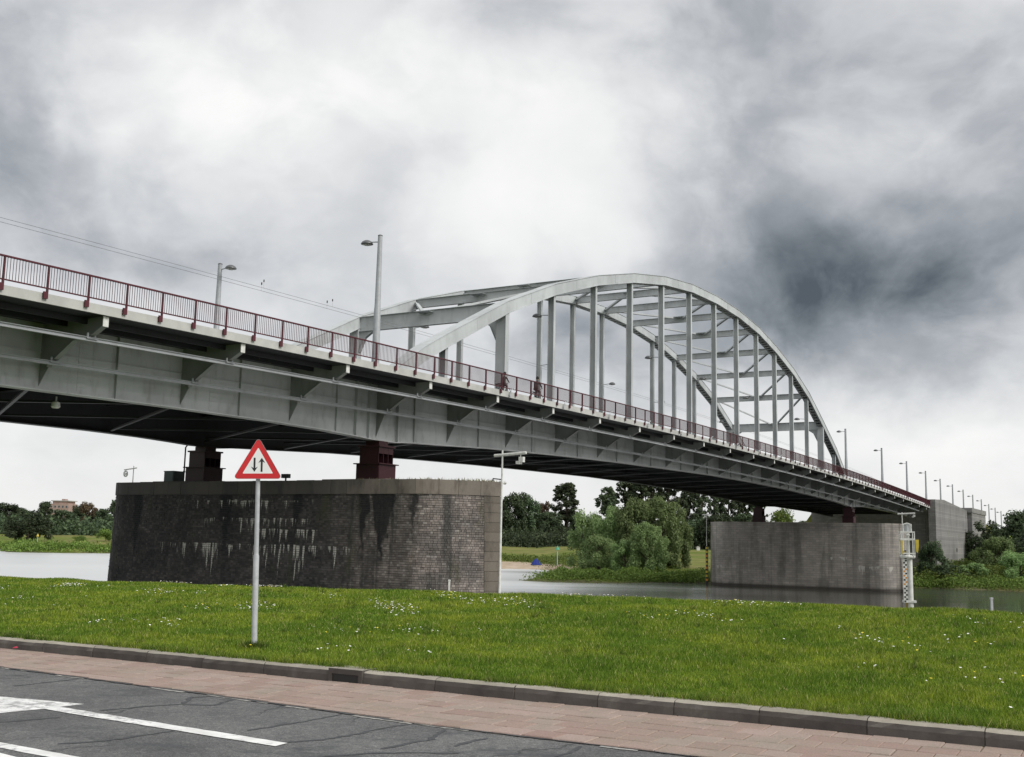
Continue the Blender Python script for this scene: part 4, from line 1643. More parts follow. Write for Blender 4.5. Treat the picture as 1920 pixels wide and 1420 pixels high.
S2 = sn(15)
pier2 = pier_body(S2, 9.55, 0.012, 'pier_concrete', 'bridge_pier', 'weathered grey concrete river pier near the far bank')
pts, _ = pier_outline(S2 - 3.3, S2 + 3.3, 30.45, 60.6, 3.5, S2, 0.0)
Lp = length(pts)
m = MB()
kk = 40
for i in range(kk):
    block(m, pts, Lp * i / kk, Lp * (i + 1) / kk, 9.30, 9.80, .03, 1.2)
part('coping', m, 'pier_concrete', pier2, (S2, T0, 0))


# red rocker bearings
def make_bearing(label):
    b = thing('bridge_bearing', label, 'bearing', (0, 0, 0), PHI, 'red steel bridge bearings')
    part('base_plate', MB().box(-1.15, 1.15, -1.15, 1.15, 0, .07), 'bearing_red', b)
    m = MB()
    m.box(-.55, .55, -.55, .55, .07, .98)
    for q in (-.92, -.42, .08, .58, .89):
        m.box(q - .02, q + .02, -.92, .92, .072, .978)
        m.box(-.91, .91, q - .018, q + .018, .074, .976)
    part('lower_casting', m, 'bearing_red', b)
    part('middle_plate', MB().box(-1.08, 1.08, -1.08, 1.08, .98, 1.04), 'bearing_red', b)
    m = MB()
    m.box(-.70, .70, -.40, .40, 1.04, 2.02)
    for q in (-.80, -.27, .24, .77):
        m.box(q, q + .035, -.78, .78, 1.04, 2.02)
    m.box(-.80, .80, .745, .78, 1.55, 2.02)
    m.box(-.80, .80, -.78, -.745, 1.62, 2.02)
    part('rocker', m, 'bearing_red', b)
    part('top_plate', MB().box(-.9, .9, -.9, .9, 2.02, 2.12), 'bearing_red', b)
    m = MB().box(-.5, .5, -.55, .55, 2.12, 2.40)
    part('saddle', m, 'bearing_red', b)
    return b


bz = PT + .16
b1 = make_bearing('dark red steel bearing on the brick pier under the near girder')
b1.location = B(S0, T_NEAR - .3, bz)
hgt = gb(S0) - .055 - bz
b1.scale = (.88, .88, hgt / 2.40)
b2 = dup(b1, B(S0, T_FAR + .3, bz), PHI, 'shadowed red steel bearing on the brick pier beside the green cabinet', b1.scale)
h2 = (gb(S2) - .055 - 9.81) / 2.40
b3 = dup(b1, B(S2, T_NEAR - .3, 9.81), PHI, 'red bearing on the far concrete pier under the near girder', (.88, .88, h2))
b4 = dup(b1, B(S2, T_FAR + .3, 9.81), PHI, 'red bearing on the far concrete pier under the hidden girder', (.88, .88, h2))

# things standing on the brick pier
c = thing('cabinet', 'dark green equipment cabinet on the brick pier left of the shadowed bearing', 'cabinet', B(53.0, 57.3, PT), PHI)
part('body', MB().box(-.45, .45, -.45, .45, .06, 1.05), 'cabinet_green', c)
part('lid', MB().box(-.48, .48, -.48, .48, 1.05, 1.10), 'cabinet_green', c)
part('door', MB().box(-.47, -.452, -.40, .40, .12, 1.0), 'cabinet_green', c)
c = thing('drain_pipe', 'thin rust red pipe rising from the brick pier to the far girder', 'pipe', B(53.0, 56.35, PT), PHI)
part('pipe', MB().tube([(0, 0, 0), (0, 0, 2.7), (.0, -.25, 2.95)], .05, 8), 'bearing_red', c)
part('collar', MB().lathe([(.08, 0), (.08, .12)], 8, (0, 0, 1.0)), 'bearing_red', c)
c = thing('floodlight', 'dark floodlight box on a short stem on the brick pier right of the sign', 'floodlight', B(49.2, 43.9, PT), PHI)
part('stem', MB().lathe([(.07, 0), (.05, .1), (.05, .30)], 8), 'cabinet_green', c)
part('housing', MB().box(-.12, .12, -.26, .26, .28, .52), 'cabinet_green', c)
part('lens', MB().box(-.135, -.121, -.22, .22, .32, .49), 'wire_black', c)


def mast(name, label, base, foot_z, top_z, left, right, lamp, rad=.05, ring=False):
    """slim river-signal mast: standing pole, crossarm along the pier, hanging radar lamp"""
    r = thing(name, label, 'mast', (base[0], base[1], foot_z), PHI, 'slim masts at the pier ends')
    h = top_z - foot_z
    part('pole', MB().tube([(0, 0, 0), (0, 0, h * .55), (0, 0, h + .25)], [rad * 1.2, rad, rad * .8], 8), 'white_paint', r)
    part('crossarm', MB().tube([(0, left, h - .02), (0, -right, h + .10)], rad * 1.3, 8), 'white_paint', r)
    m = MB()
    if ring:
        pts = [(0, lamp + .19 * math.cos(a), h - .30 + .19 * math.sin(a)) for a in np.linspace(0, 2 * math.pi, 15)]
        m.tube(pts, .05, 6, False)
        m.box(-.06, .06, lamp - .10, lamp + .10, h - .40, h - .24)
    else:
        m.box(-.11, .11, lamp - .20, lamp + .06, h - .40, h - .12)
        m.box(-.13, .13, lamp - .02, lamp + .22, h - .50, h - .34)
    m.tube([(0, lamp, h - .2), (0, lamp, h + .05)], .03, 6)
    part('signal_lamp', m, 'white_paint', r)
    return r


ms = mast('signal_mast', 'white mast with crossarm and lamp at the near nose of the brick pier', B(50.3, 29.75), 0.0, 10.85, .5, 1.45, -1.12, .06)
part('stay', MB().tube([(0, .05, 9.55), (0, .55, 9.6), (.3, .75, 9.5)], .035, 6), 'wire_black', ms)
part('clamp', MB().box(-.3, .08, -.08, .12, 3.1, 3.22), 'galvanised', ms)
mast('signal_mast', 'thin grey mast with hanging ring lamp at the far nose of the brick pier', B(53.6, 62.0), 9.0, 10.75, .95, .3, .78, .035, True)
mast('signal_mast', 'mast with crossarm at the near end of the far concrete pier', B(S2 - 1.5, 31.0), 0.0, 11.2, .6, 1.8, -1.6, .09)
mast('signal_mast', 'thin mast with short crossarm at the left end of the far concrete pier', B(S2 - 1.0, 60.95), 0.0, 10.9, .7, .8, .3, .05)

# striped clearance posts at the ends of the far pier
for i, (s_, t_, label) in enumerate([(S2 - 1.2, 60.85, 'yellow and black striped post at the left end of the far pier'), (S2 - 1.6, 30.65, 'yellow and black striped post at the right end of the far pier')]):
    sp = thing('striped_post', label, 'marker post', B(s_, t_, 0), PHI, 'striped clearance posts on the far pier')
    part('post', MB().box(-.14, .14, -.14, .14, -1, 6.0), 'black_paint', sp)
    for k in range(9):
        z = .55 + k * .62
        part('band', MB().box(-.15, .15, -.17, .17, z, z + .34), 'yellow_paint' if k % 3 else 'orange_paint', sp)

# ------------------------------------------------------------------ far abutment and approach
ab = thing('bridge_abutment', 'tall grey concrete abutment with sloping parapet at the far bridge end', 'abutment', B(216, T0, 0), PHI)
SHA = (216, T0, 0)
m = MB()
m.plate([(216.0, 1.0), (216.0, 15.35), (227.0, 15.72), (258.0, 14.62), (258.0, 1.0)], 1, 34.3, 36.0)
part('wing_wall', m, 'abutment_concrete', ab, SHA)
part('pilaster', MB().box(214.6, 216.0, 33.95, 35.2, 1.0, 15.3), 'abutment_concrete', ab, SHA)
m = MB()
m.box(258.3, 281.5, 33.4, 37.5, 1.0, 14.2)
part('bastion', m, 'abutment_concrete', ab, SHA)
part('bastion_parapet', MB().box(257.9, 281.9, 33.25, 37.6, 14.21, 15.25), 'abutment_concrete', ab, SHA)
part('front_wall', MB().box(216.05, 219, 36.05, 57.2, -1.0, 13.2), 'abutment_concrete', ab, SHA)
part('side_wall', MB().box(216.3, 219, 57.25, 68.5, -1.0, 10.9), 'far_wall', ab, SHA)
part('drain_hole', MB().box(240.8, 241.9, 34.27, 34.296, 5.7, 6.5), 'black_paint', ab, SHA)
for t in (60.4, 63.6):
    part('drain_hole', MB().box(216.27, 216.297, t, t + .55, 10.2, 10.7), 'black_paint', ab, SHA)
m = MB()
es = [219.2, 240, 262, 285, 310, 340, 370, 400, 460]
m.ribbon(None, [(s, [(28 if s > 284 else 37.7, 1.5), (36.0 if s > 284 else 37.7, zt), (56.6, zt), (66, 1.5)]) for s, zt in zip(es, [14.6, 14.3, 13.6, 13.1, 12.4, 11.4, 10.2, 9.0, 6.5])])
e = structure('approach_embankment', m, 'meadow', 'grassy embankment carrying the approach road beyond the abutment')
for v in e.data.vertices:
    p = B(v.co.x, v.co.y, v.co.z)
    v.co = p


# ------------------------------------------------------------------ street lamps
def make_lamp(label, h=8.1):
    r = thing('street_lamp', label, 'street lamp', (0, 0, 0), PHI, 'street lamps on the bridge and its approach')
    part('base', MB().box(-.30, .30, -.30, .30, 0, .05), 'lamp_steel', r)
    part('mast', MB().tube([(0, 0, .05), (0, 0, h * .45), (0, 0, h * .455), (0, 0, h)], [.25, .205, .19, .14], 10), 'lamp_steel', r, smooth=True)
    part('cap', MB().lathe([(.15, 0), (.15, .05), (.06, .09)], 10, (0, 0, h)), 'lamp_dome', r)
    part('arm', MB().tube([(0, .12, h - .35), (0, .62, h - .30)], .035, 6), 'lamp_steel', r)
    m = MB()
    m.lathe([(.02, .22), (.16, .20), (.30, .12), (.37, .02), (.38, -.03), (.30, -.05)], 14, (0, .98, h - .36))
    hd = part('lamp_head', m, 'lamp_dome', r, smooth=True)
    part('diffuser', MB().lathe([(.27, -.055), (.20, -.09), (.02, -.10)], 12, (0, .98, h - .36)), 'white_paint', hd, smooth=True)
    return r


lamp0 = make_lamp('tall grey lamp mast at the left foot of the near arch')


def lamp_at(s, t, top, label, flip=False, sc=1.0):
    z0 = top - 8.1
    if label is None:
        lamp0.location = B(s, t, z0)
        return
    dup(lamp0, B(s, t, z0), PHI + (math.pi if flip else 0), label)


lamp_at(51.3, T_NEAR + .05, 24.36, None)
lamp_at(51.3, T_FAR, 24.05, 'grey lamp mast on the far roadside left of both arches', True)
lamp_at(168.6, T_NEAR, 24.0, 'lamp mast at the right foot of the arch')
rowz = [(194.6, 23.2), (216.9, 22.5), (237.3, 21.97), (255.4, 21.4), (272.7, 21.1), (289.6, 20.7), (306.4, 20.2), (323.0, 19.7), (338.8, 19.0), (353.5, 18.5), (368.2, 18.0), (384.0, 17.5)]
words = ['first', 'second', 'third', 'fourth', 'fifth', 'sixth', 'seventh', 'eighth', 'ninth', 'tenth', 'eleventh', 'twelfth']
for (s, z), w in zip(rowz, words):
    lab = w + ' lamp mast beyond the arch foot along the far approach'
    if w == 'third':
        lab = 'lamp mast with two round blue signs, third beyond the arch foot'
    lamp_at(s, T_NEAR, z, lab)
bs = thing('round_sign', 'pair of round blue signs on the third lamp mast beyond the arch', 'sign', B(237.3, T_NEAR, 15.2), PHI)
part('bracket', MB().box(-.04, .04, -1.5, .25, .36, .44), 'lamp_steel', bs)
for q in (-.45, -1.35):
    part('disc', MB().tube([(-.06, q + .45 * 0, .4), (-.10, q, .4)], .48, 16), 'sign_blue', bs)
# lamps fixed to the hangers
ha = thing('hanger_lamp', 'dome lamp fixed high on the second near hanger right of the portal post', 'street lamp', (0, 0, 0), PHI, 'dome lamps on the arch hangers')
part('arm', MB().tube([(0, .24, 0), (0, .95, .06)], .035, 6), 'lamp_steel', ha)
hd = part('lamp_head', MB().lathe([(.02, .22), (.16, .20), (.30, .12), (.37, .02), (.38, -.03), (.30, -.05)], 14, (0, 1.3, 0)), 'lamp_dome', ha, smooth=True)
part('diffuser', MB().lathe([(.27, -.055), (.20, -.09), (.02, -.10)], 12, (0, 1.3, 0)), 'white_paint', hd, smooth=True)
HL = [(2, 0, None), (5, 0, 'dome lamp on the near hanger halfway along the arch'), (7, 0, 'dome lamp on the near hanger just right of the arch crown'),
      (9, 0, 'dome lamp on the near hanger well right of the arch crown'), (12, 0, 'dome lamp on the last near hanger before the right portal post'),
      (2, 1, 'dome lamp on the far hanger between the two rising arches'), (5, 1, 'dome lamp on the far hanger right of the cyclist'),
      (7, 1, 'dome lamp on the far hanger beneath the left half of the arch'), (9, 1, 'dome lamp on the far hanger beneath the arch crown'),
      (12, 1, 'small dome lamp on the far hanger low by the right portal post')]
for n, farside, label in HL:
    s = sn(n)
    top = rt(s) + 6.75 - (0.0 if n < 9 else .2)
    loc = B(s, T_FAR if farside else T_NEAR, top)
    rz = PHI + (math.pi if farside else 0)
    if label is None:
        ha.location = loc
    else:
        dup(ha, loc, rz, label)
# caged floodlight by the far hanger
fg = thing('roadside_floodlight', 'black flat floodlight below a wire cage at the left end of the arch', 'floodlight', B(sn(3) - .1, T_FAR - .3, rt(sn(3)) + .35), PHI)
part('lamp_body', MB().hexa([(-.25, .1, 0), (.25, .1, 0), (.25, 1.5, .25), (-.25, 1.5, .25), (-.25, .1, .1), (.25, .1, .1), (.25, 1.5, .55), (-.25, 1.5, .55)]), 'wire_black', fg)
m = MB()
for q in (.3, .8, 1.3):
    m.tube([(0, q, .9), (0, q, 2.6)], .02, 5)
for z in (1.0, 1.7, 2.4):
    m.tube([(0, 0, z - .25), (0, 1.5, z)], .025, 5)
part('cage', m, 'wire_black', fg)

# trolley wires over the roadway
for t, dz, label in ((43.9, 3.84, 'lower of the two thin overhead trolley wires above the bridge road'), (44.3, 4.16, 'upper of the two thin overhead trolley wires above the bridge road')):
    w = thing('overhead_wire', label, 'wire', B(S0, T0, 0), PHI, 'overhead trolley wires')
    part('wire', MB().ribbon(None, [(s, [(t - .008, rt(s) + dz - .008), (t - .008, rt(s) + dz + .008), (t + .008, rt(s) + dz + .008), (t + .008, rt(s) + dz - .008)]) for s in np.arange(3, 212, 4.0)]), 'wire_grey', w, SH)
    for s in ((46.3, 52.2) if dz < 4 else (46.9, 53.2)):
        z = rt(s) + dz
        m = MB().lathe([(.012, .34), (.035, .38), (.035, .48), (.012, .52)], 8, (s, t, z))
        m.lathe([(.004, .0), (.004, .31)], 4, (s, t, z))
        part('insulator', m, 'wire_black', w, SH)

# ------------------------------------------------------------------ warning sign
SB = at_dist(477, 1205, 15.0)
sz = float(verge_z(*to_uv(SB.x, SB.y)))
face = math.atan2(-SB.x, SB.y)
LEAN = R(-1.7)          # the post stands a little out of plumb
sg = thing('traffic_sign', 'red bordered triangular two way traffic warning sign on a grey post', 'traffic sign', (SB.x, SB.y, sz - .02), face * .6)
top = at_dist(482, 819, 15.0).z - sz
base_tri = at_dist(482, 896, 15.0).z - sz
j = at_dist(478, 1040, 15.0).z - sz
part('lower_post', MB().tube([(0, 0, -.3), (0, 0, j), (0, 0, j + .03)], [.039, .039, .031], 14), 'galvanised', sg, smooth=True)
part('upper_post', MB().tube([(0, 0, j), (0.0, 0, top - .12)], [.031, .029], 14), 'galvanised', sg, smooth=True)


def tri(side, r, cz, n=6):
    """upright triangle with rounded corners, centroid at height cz"""
    R_ = side / math.sqrt(3)
    out = []
    for a in (90, 210, 330):
        cx, cy = (R_ - 2 * r) * math.cos(R(a)), (R_ - 2 * r) * math.sin(R(a))
        for k in range(n + 1):
            b = R(a - 60 + 120 * k / n)
            out.append((cx + r * math.cos(b), cz + cy + r * math.sin(b)))
    return out


sg.rotation_euler = (0, LEAN, face * .6)
side = 0.655
hh = top - base_tri
cz = base_tri + hh / 3 + .005
part('plate', MB().plate(tri(side, .035, cz), 1, -.062, -.050), 'sign_back', sg)
outer, inner = tri(side - .006, .033, cz), tri(side - .245, .008, cz)
m = MB()
n_ = len(outer)
m.add([(x, -.066, z) for x, z in outer] + [(x, -.066, z) for x, z in inner] + [(x, -.0625, z) for x, z in outer] + [(x, -.0625, z) for x, z in inner],
      [(i, (i + 1) % n_, n_ + (i + 1) % n_, n_ + i) for i in range(n_)] + [(i, (i + 1) % n_, 2 * n_ + (i + 1) % n_, 2 * n_ + i)[::-1] for i in range(n_)])
part('border', m, 'sign_red', sg)
part('panel', MB().plate(tri(side - .242, .008, cz), 1, -.0655, -.0625), 'sign_white', sg)


def arrow(x, up):
    h, w, hw, hl = .192, .0125, .046, .072
    z0, z1 = cz - .095, cz - .095 + h
    p = [(-w, 0), (w, 0), (w, h - hl * .72), (hw, h - hl), (0, h), (-hw, h - hl), (-w, h - hl * .72)]
    if up:
        return [(x + a, z0 + b) for a, b in p]
    return [(x - a, z1 - b) for a, b in p]


m = MB()
rim = tri(side + .006, .036, cz)
m.add([(x, -.069, z) for x, z in outer] + [(x, -.069, z) for x, z in rim] + [(x, -.045, z) for x, z in rim], [(i, (i + 1) % n_, n_ + (i + 1) % n_, n_ + i)[::-1] for i in range(n_)] + [(n_ + i, n_ + (i + 1) % n_, 2 * n_ + (i + 1) % n_, 2 * n_ + i)[::-1] for i in range(n_)])
part('rim', m, 'sign_back', sg)
part('arrow', MB().plate(arrow(-.046, False), 1, -.0675, -.0658), 'sign_black', sg)
part('arrow', MB().plate(arrow(.050, True), 1, -.0675, -.0658), 'sign_black', sg)
m = MB()
for z in (cz - .12, cz + .10):
    m.box(-.06, .06, -.05, .03, z, z + .03)
part('clamp', m, 'galvanised', sg)

# ------------------------------------------------------------------ tide gauge on the quay
TG = at_dist(1706, 1138, 40.0)
g0 = at_dist(1706, 1138, 40.0).z
tg = thing('river_gauge', 'white river gauge column with caged top and yellow panels beside the water', 'gauge', (TG.x, TG.y, g0 - 1.5), R(-12))


def gz(py):
    return at_dist(1706, py, 40.0).z - g0 + 1.5


def gx(px):
    return (px - 1706) / F_PX * 41.0


part('column', MB().lathe([(.095, 0), (.095, gz(1048))], 14, (gx(1708), 0, 0)), 'white_paint', tg, smooth=True)
part('inner_column', MB().lathe([(.06, gz(1045)), (.06, gz(1006)), (.09, gz(1004)), (.05, gz(1000))], 12, (gx(1706), 0, 0)), 'white_paint', tg, smooth=True)
part('platform', MB().lathe([(.24, gz(1047)), (.27, gz(1045)), (.27, gz(1043)), (.24, gz(1041))], 16, (gx(1705), 0, 0)), 'white_paint', tg)
m = MB()
for px in (1693, 1716):
    for y in (-.22, .22):
        m.tube([(gx(px), y, gz(1043)), (gx(px), y, gz(997))], .018, 6)
for py in (998, 1011, 1038):
    for y in (-.22, .22):
        m.box(gx(1692), gx(1717), y - .02, y + .02, gz(py) - (.045 if py == 1011 else .022), gz(py) + .022)
    for px in (1693, 1716):
        m.box(gx(px) - .018, gx(px) + .018, -.22, .22, gz(py) - .02, gz(py) + .02)
part('cage', m, 'white_paint', tg)
m = MB()
for px in (1698, 1712):
    m.tube([(gx(px), -.1, gz(998)), (gx(px), -.1, gz(984)), (gx(1705), -.1, gz(981.5))], .022, 6)
    m.tube([(gx(px), .1, gz(998)), (gx(px), .1, gz(984)), (gx(1705), .1, gz(981.5))], .022, 6)
part('top_frame', m, 'white_paint', tg)
part('lantern', MB().lathe([(.10, gz(997)), (.10, gz(984)), (.05, gz(982))], 12, (gx(1705), 0, 0)), 'galvanised', tg)
part('yellow_panel', MB().plate([(gx(1717), gz(1012)), (gx(1723), gz(1012)), (gx(1723), gz(1022)), (gx(1721), gz(1037)), (gx(1718), gz(1034))], 1, -.26, -.235), 'yellow_paint', tg)
part('yellow_panel', MB().plate([(gx(1692), gz(1014)), (gx(1696), gz(1014)), (gx(1695), gz(1040)), (gx(1693), gz(1036))], 1, -.26, -.235), 'yellow_paint', tg)
part('staff_board', MB().box(gx(1695), gx(1702), -.17, -.15, gz(1130), gz(1049)), 'white_paint', tg)
for k, py in enumerate(range(1050, 1128, 4)):
    c = 'black_paint' if py < 1060 or py > 1098 or k % 3 == 0 else 'orange_paint'
    a = gx(1696 if k % 2 else 1699)
    part('staff_mark', MB().box(a, a + .06, -.176, -.171, gz(py + 3), gz(py)), c, tg)
part('base_bracket', MB().box(gx(1694), gx(1717), -.12, .12, gz(1130), gz(1126)), 'white_paint', tg)


# small stakes near the water
def stake(px, py0, py1, y, mat, label, cat='stake'):
    a, b = at_dist(px, py0, y), at_dist(px, py1, y)
    s = thing('marker_stake', label, cat, (a.x, a.y, a.z - 1.0), 0, 'thin stakes by the water')
    part('stake', MB().box(-.035, .035, -.035, .035, 0, b.z - a.z + 1.0), mat, s)
    part('stake_cap', MB().box(-.045, .045, -.045, .045, b.z - a.z + 1.0, b.z - a.z + 1.06), mat, s)


stake(842, 1112, 1090, 44, 'white_paint', 'short white stake on the slope before the brick pier')
stake(1860, 1146, 1124, 38, 'galvanised', 'thin grey stake at the water right of the gauge column')


# ------------------------------------------------------------------ vegetation
def leaves(centres, radii, n, size, squash=1.0, flat=0.0, seed=0):
    """quads scattered through a set of ellipsoid clumps"""
    g = np.random.default_rng(seed)
    c = np.array(centres)
    r = np.array(radii)
    w = (r[:, 0] * r[:, 1]) ** .9
    idx = g.choice(len(c), n, p=w / w.sum())
    d = g.normal(size=(n, 3))
    d /= np.linalg.norm(d, axis=1)[:, None]
    rad = (0.45 + 0.62 * g.random(n) ** 0.6)[:, None]
    wob = 1 + 0.22 * np.sin(d[:, :1] * 7 + idx[:, None]) * np.sin(d[:, 1:2] * 6 + 2 * idx[:, None])
    p = c[idx] + d * rad * r[idx] * wob
    nrm = d * 0.8 + g.normal(size=(n, 3)) * 0.6 + np.array([0, 0, .7])
    nrm /= np.linalg.norm(nrm, axis=1)[:, None]
    a = np.cross(nrm, g.normal(size=(n, 3)))
    a /= np.linalg.norm(a, axis=1)[:, None]
    b = np.cross(nrm, a)
    s = (size * g.uniform(.55, 1.35, n))[:, None]
    e = .55
    Q = np.stack([p - a * s, p - b * s * e + nrm * s * .15, p + a * s, p + b * s * e + nrm * s * .15], 1)
    return Q.reshape(-1, 3)


def clumps(kind, H, W, seed):
    rr = random.Random(seed)
    cs, rs_ = [], []
    if kind == 'round':
        for k in range(44):
            z = rr.uniform(.14, .96)
            env = W * .5 * math.sqrt(max(.05, 1 - ((z - .52) / .52) ** 2))
            a = rr.uniform(0, 6.28)
            q = env * rr.uniform(.25, .85)
            cs.append((q * math.cos(a), q * math.sin(a), z * H))
            f = rr.uniform(.08, .16)
            rs_.append((W * f, W * f, H * f * .72))
    elif kind == 'willow':
        for k in range(46):
            z = rr.uniform(.06, .97)
            env = W * .5 * (1 - max(0, z - .35) ** 2 * 1.5)
            a = rr.uniform(0, 6.28)
            q = env * math.sqrt(rr.uniform(.08, .95))
            cs.append((q * math.cos(a), q * math.sin(a), z * H))
            f = rr.uniform(.07, .14)
            rs_.append((W * f, W * f, H * f * 1.15))
    elif kind == 'column':
        for k in range(120):
            z = rr.uniform(.12, .98)
            env = W * .5 * math.sqrt(max(.06, 1 - ((z - .5) / .53) ** 2))
            a = rr.uniform(0, 6.28)
            q = env * rr.uniform(.2, .95)
            cs.append((q * math.cos(a), q * math.sin(a), z * H))
            f = rr.uniform(.05, .12)
            rs_.append((W * f, W * f, H * f * .45))
    else:
        for k in range(16):
            a = rr.uniform(0, 6.28)
            q = W * .42 * math.sqrt(rr.random())
            z = rr.uniform(.15, .75)
            cs.append((q * math.cos(a), q * math.sin(a), z * H))
            f = rr.uniform(.13, .24)
            rs_.append((W * f, W * f, H * f * 1.1))
    return cs, rs_


KINDS = {'round': (17, 15, 8000, .48, 'leaf_dark'), 'willow': (13, 13, 15000, .27, 'leaf_willow'), 'column': (22, 9, 8500, .40, 'leaf_poplar'), 'shrub': (4, 6, 4000, .18, 'leaf_meadow'),
         'copper': (17, 15, 8000, .48, 'leaf_copper'), 'darkwillow': (13, 13, 9000, .38, 'leaf_dark')}
proto = {}


def crown_trunk(kind, k):
    if (kind, k) in proto:
        return proto[(kind, k)]
    H, W, n, size, mat = KINDS[kind]
    shape = {'copper': 'round', 'darkwillow': 'willow'}.get(kind, kind)
    cs, rs_ = clumps(shape, H, W, 100 * k + len(kind))
    me = np_mesh('crown', leaves(cs, rs_, n, size, seed=k + 17 * len(kind)), 4, mat)
    rr = random.Random(k)
    m = MB()
    r0 = H * .022 if kind != 'shrub' else .05
    lx, ly = rr.uniform(-.4, .4), rr.uniform(-.4, .4)
    m.tube([(0, 0, -1.2), (lx * .3, ly * .3, H * .25), (lx, ly, H * .55), (lx * 1.3, ly * 1.2, H * .85)], [r0 * 1.3, r0, r0 * .6, r0 * .2], 7)
    for c in cs[:11]:
        z0 = min(H * .5, max(H * .12, c[2] * .55))
        m.tube([(lx * z0 / H, ly * z0 / H, z0), (c[0] * .5, c[1] * .5, (z0 + c[2]) / 2 + .2), c], [r0 * .45, r0 * .28, r0 * .1], 5)
    tk = m.mesh('trunk', 'bark')
    proto[(kind, k)] = (me, tk)
    return me, tk


def tree(kind, xc, ytop, wpx, dist, label, group, k=0, base=None, name=None):
    top = at_dist(xc, ytop, dist)
    zb = float(bank_z(np.array(top.x), np.array(top.y))) if base is None else base
    zb = max(zb, 0.05)
    h = top.z - zb
    w = wpx / F_PX * dist * 1.03
    H, W = KINDS[kind][0], KINDS[kind][1]
    r = thing(name or {'shrub': 'shrub', 'willow': 'willow_tree', 'darkwillow': 'willow_tree', 'column': 'poplar_tree'}.get(kind, 'broadleaf_tree'), label, 'shrub' if kind == 'shrub' else 'tree', (top.x, top.y, zb), random.uniform(0, 6.28), group)
    me, tk = crown_trunk(kind, k)
    for nm, d in (('crown', me), ('trunk', tk)):
        o = link(nm, d, r)
        o.scale = (w / W, w / W, h / H)
    return r


GL = 'trees on the far bank left of the brick pier'
tree('round', -46, 944, 84, 470, 'dark tree at the left picture edge behind the riverside willow', GL, 0)
tree('round', 6, 946, 72, 460, 'dark broad tree left of and behind the riverside willow', GL, 1)
tree('round', 46, 954, 58, 480, 'dark tree rising directly behind the riverside willow', GL, 2)
tree('round', 88, 943, 40, 450, 'loose green tree just left of the pink brick tower', GL, 3)
tree('round', 118, 958, 46, 445, 'low dark tree in front of the pink brick tower', GL, 1)
tree('round', 146, 948, 40, 470, 'green tree just right of the pink brick tower', GL, 2)
tree('copper', 169, 944, 42, 460, 'reddish brown tree right of the pink brick tower', GL, 0)
tree('round', 192, 955, 46, 450, 'dark low tree between the reddish tree and the brick pier', GL, 0)
tree('round', 218, 940, 56, 455, 'tall dark tree touching the left edge of the brick pier', GL, 3)
tree('round', 262, 945, 60, 460, 'dark tree mostly hidden behind the left end of the brick pier', GL, 1)
tree('darkwillow', 56, 962, 82, 338, 'large rounded willow standing alone on the left shore', GL, 0)
tree('shrub', 150, 1004, 24, 340, 'small shrub in the meadow midway to the brick pier', GL, 0)
tree('shrub', 199, 992, 34, 345, 'taller shrub in the meadow beside the brick pier', GL, 1)

GM = 'trees beyond the far meadow between the piers'
tree('round', 938, 938, 56, 400, 'dark tree half hidden by the right end of the brick pier', GM, 0)
tree('round', 966, 928, 60, 390, 'dark round tree just right of the brick pier', GM, 1)
tree('round', 994, 932, 54, 395, 'dark round tree second from the brick pier', GM, 2)
tree('copper', 1020, 944, 40, 410, 'brownish tree left of the tall loose poplar', GM, 0)
tree('round', 1030, 962, 60, 380, 'low dark tree under the tall loose poplar', GM, 3)
tree('column', 1062, 908, 66, 400, 'tall loose poplar with sky showing through', GM, 0)
tree('round', 1086, 968, 46, 385, 'low dark tree right of the tall loose poplar', GM, 0)
tree('round', 1112, 978, 40, 380, 'lowest dark tree behind the left willow', GM, 1)
tree('column', 1140, 914, 58, 360, 'dark poplar at the left end of the tall group behind the willows', GM, 1)
tree('column', 1176, 898, 66, 365, 'dark poplar second in the tall group behind the willows', GM, 2)
tree('column', 1214, 893, 66, 360, 'dark poplar third in the tall group behind the willows', GM, 3)
tree('column', 1252, 890, 62, 365, 'dark poplar fourth in the tall group behind the willows', GM, 0)
for i, (x, k) in enumerate([(1288, 1), (1314, 2), (1340, 3), (1366, 0), (1392, 1), (1418, 2)]):
    tree('column', x, 905 + 3 * i, 40, 375, words[i] + ' thin poplar right of the willows under the bridge', GM, k)
tree('round', 1300, 975, 60, 350, 'dark low tree right of the willows below the thin poplars', GM, 2)
tree('round', 1345, 968, 66, 345, 'dark low tree behind the left end of the far pier', GM, 1)
tree('round', 1395, 966, 60, 340, 'green low tree above the far pier left of its bearing', GM, 3)
tree('shrub', 1458, 952, 60, 300, 'pale green bush above the far pier beside the beige wall', GM, 2, base=8.0)
tree('round', 1520, 978, 80, 360, 'dark low tree hidden behind the far concrete pier', GM, 0)

GW = 'willows on the spit between the piers'
tree('willow', 1104, 966, 82, 214, 'pale grey green willow at the left end of the willow group', GW, 0, base=.9)
tree('willow', 1150, 957, 84, 208, 'willow second from the left in the willow group', GW, 1, base=.9)
tree('willow', 1192, 945, 92, 205, 'tall willow in the middle of the willow group', GW, 2, base=.9)
tree('willow', 1240, 938, 88, 208, 'tallest willow right of the middle of the willow group', GW, 3, base=.9)
tree('willow', 1262, 953, 72, 212, 'willow at the right end of the willow group', GW, 0, base=.9)
tree('willow', 1122, 1008, 74, 196, 'low willow bush at the front left of the willow group', GW, 2, base=.7)
tree('willow', 1172, 1016, 64, 192, 'low willow bush at the front middle of the willow group', GW, 1, base=.6)
tree('willow', 1216, 984, 78, 190, 'dense willow leaning to the water at the front of the group', GW, 3, base=.4)

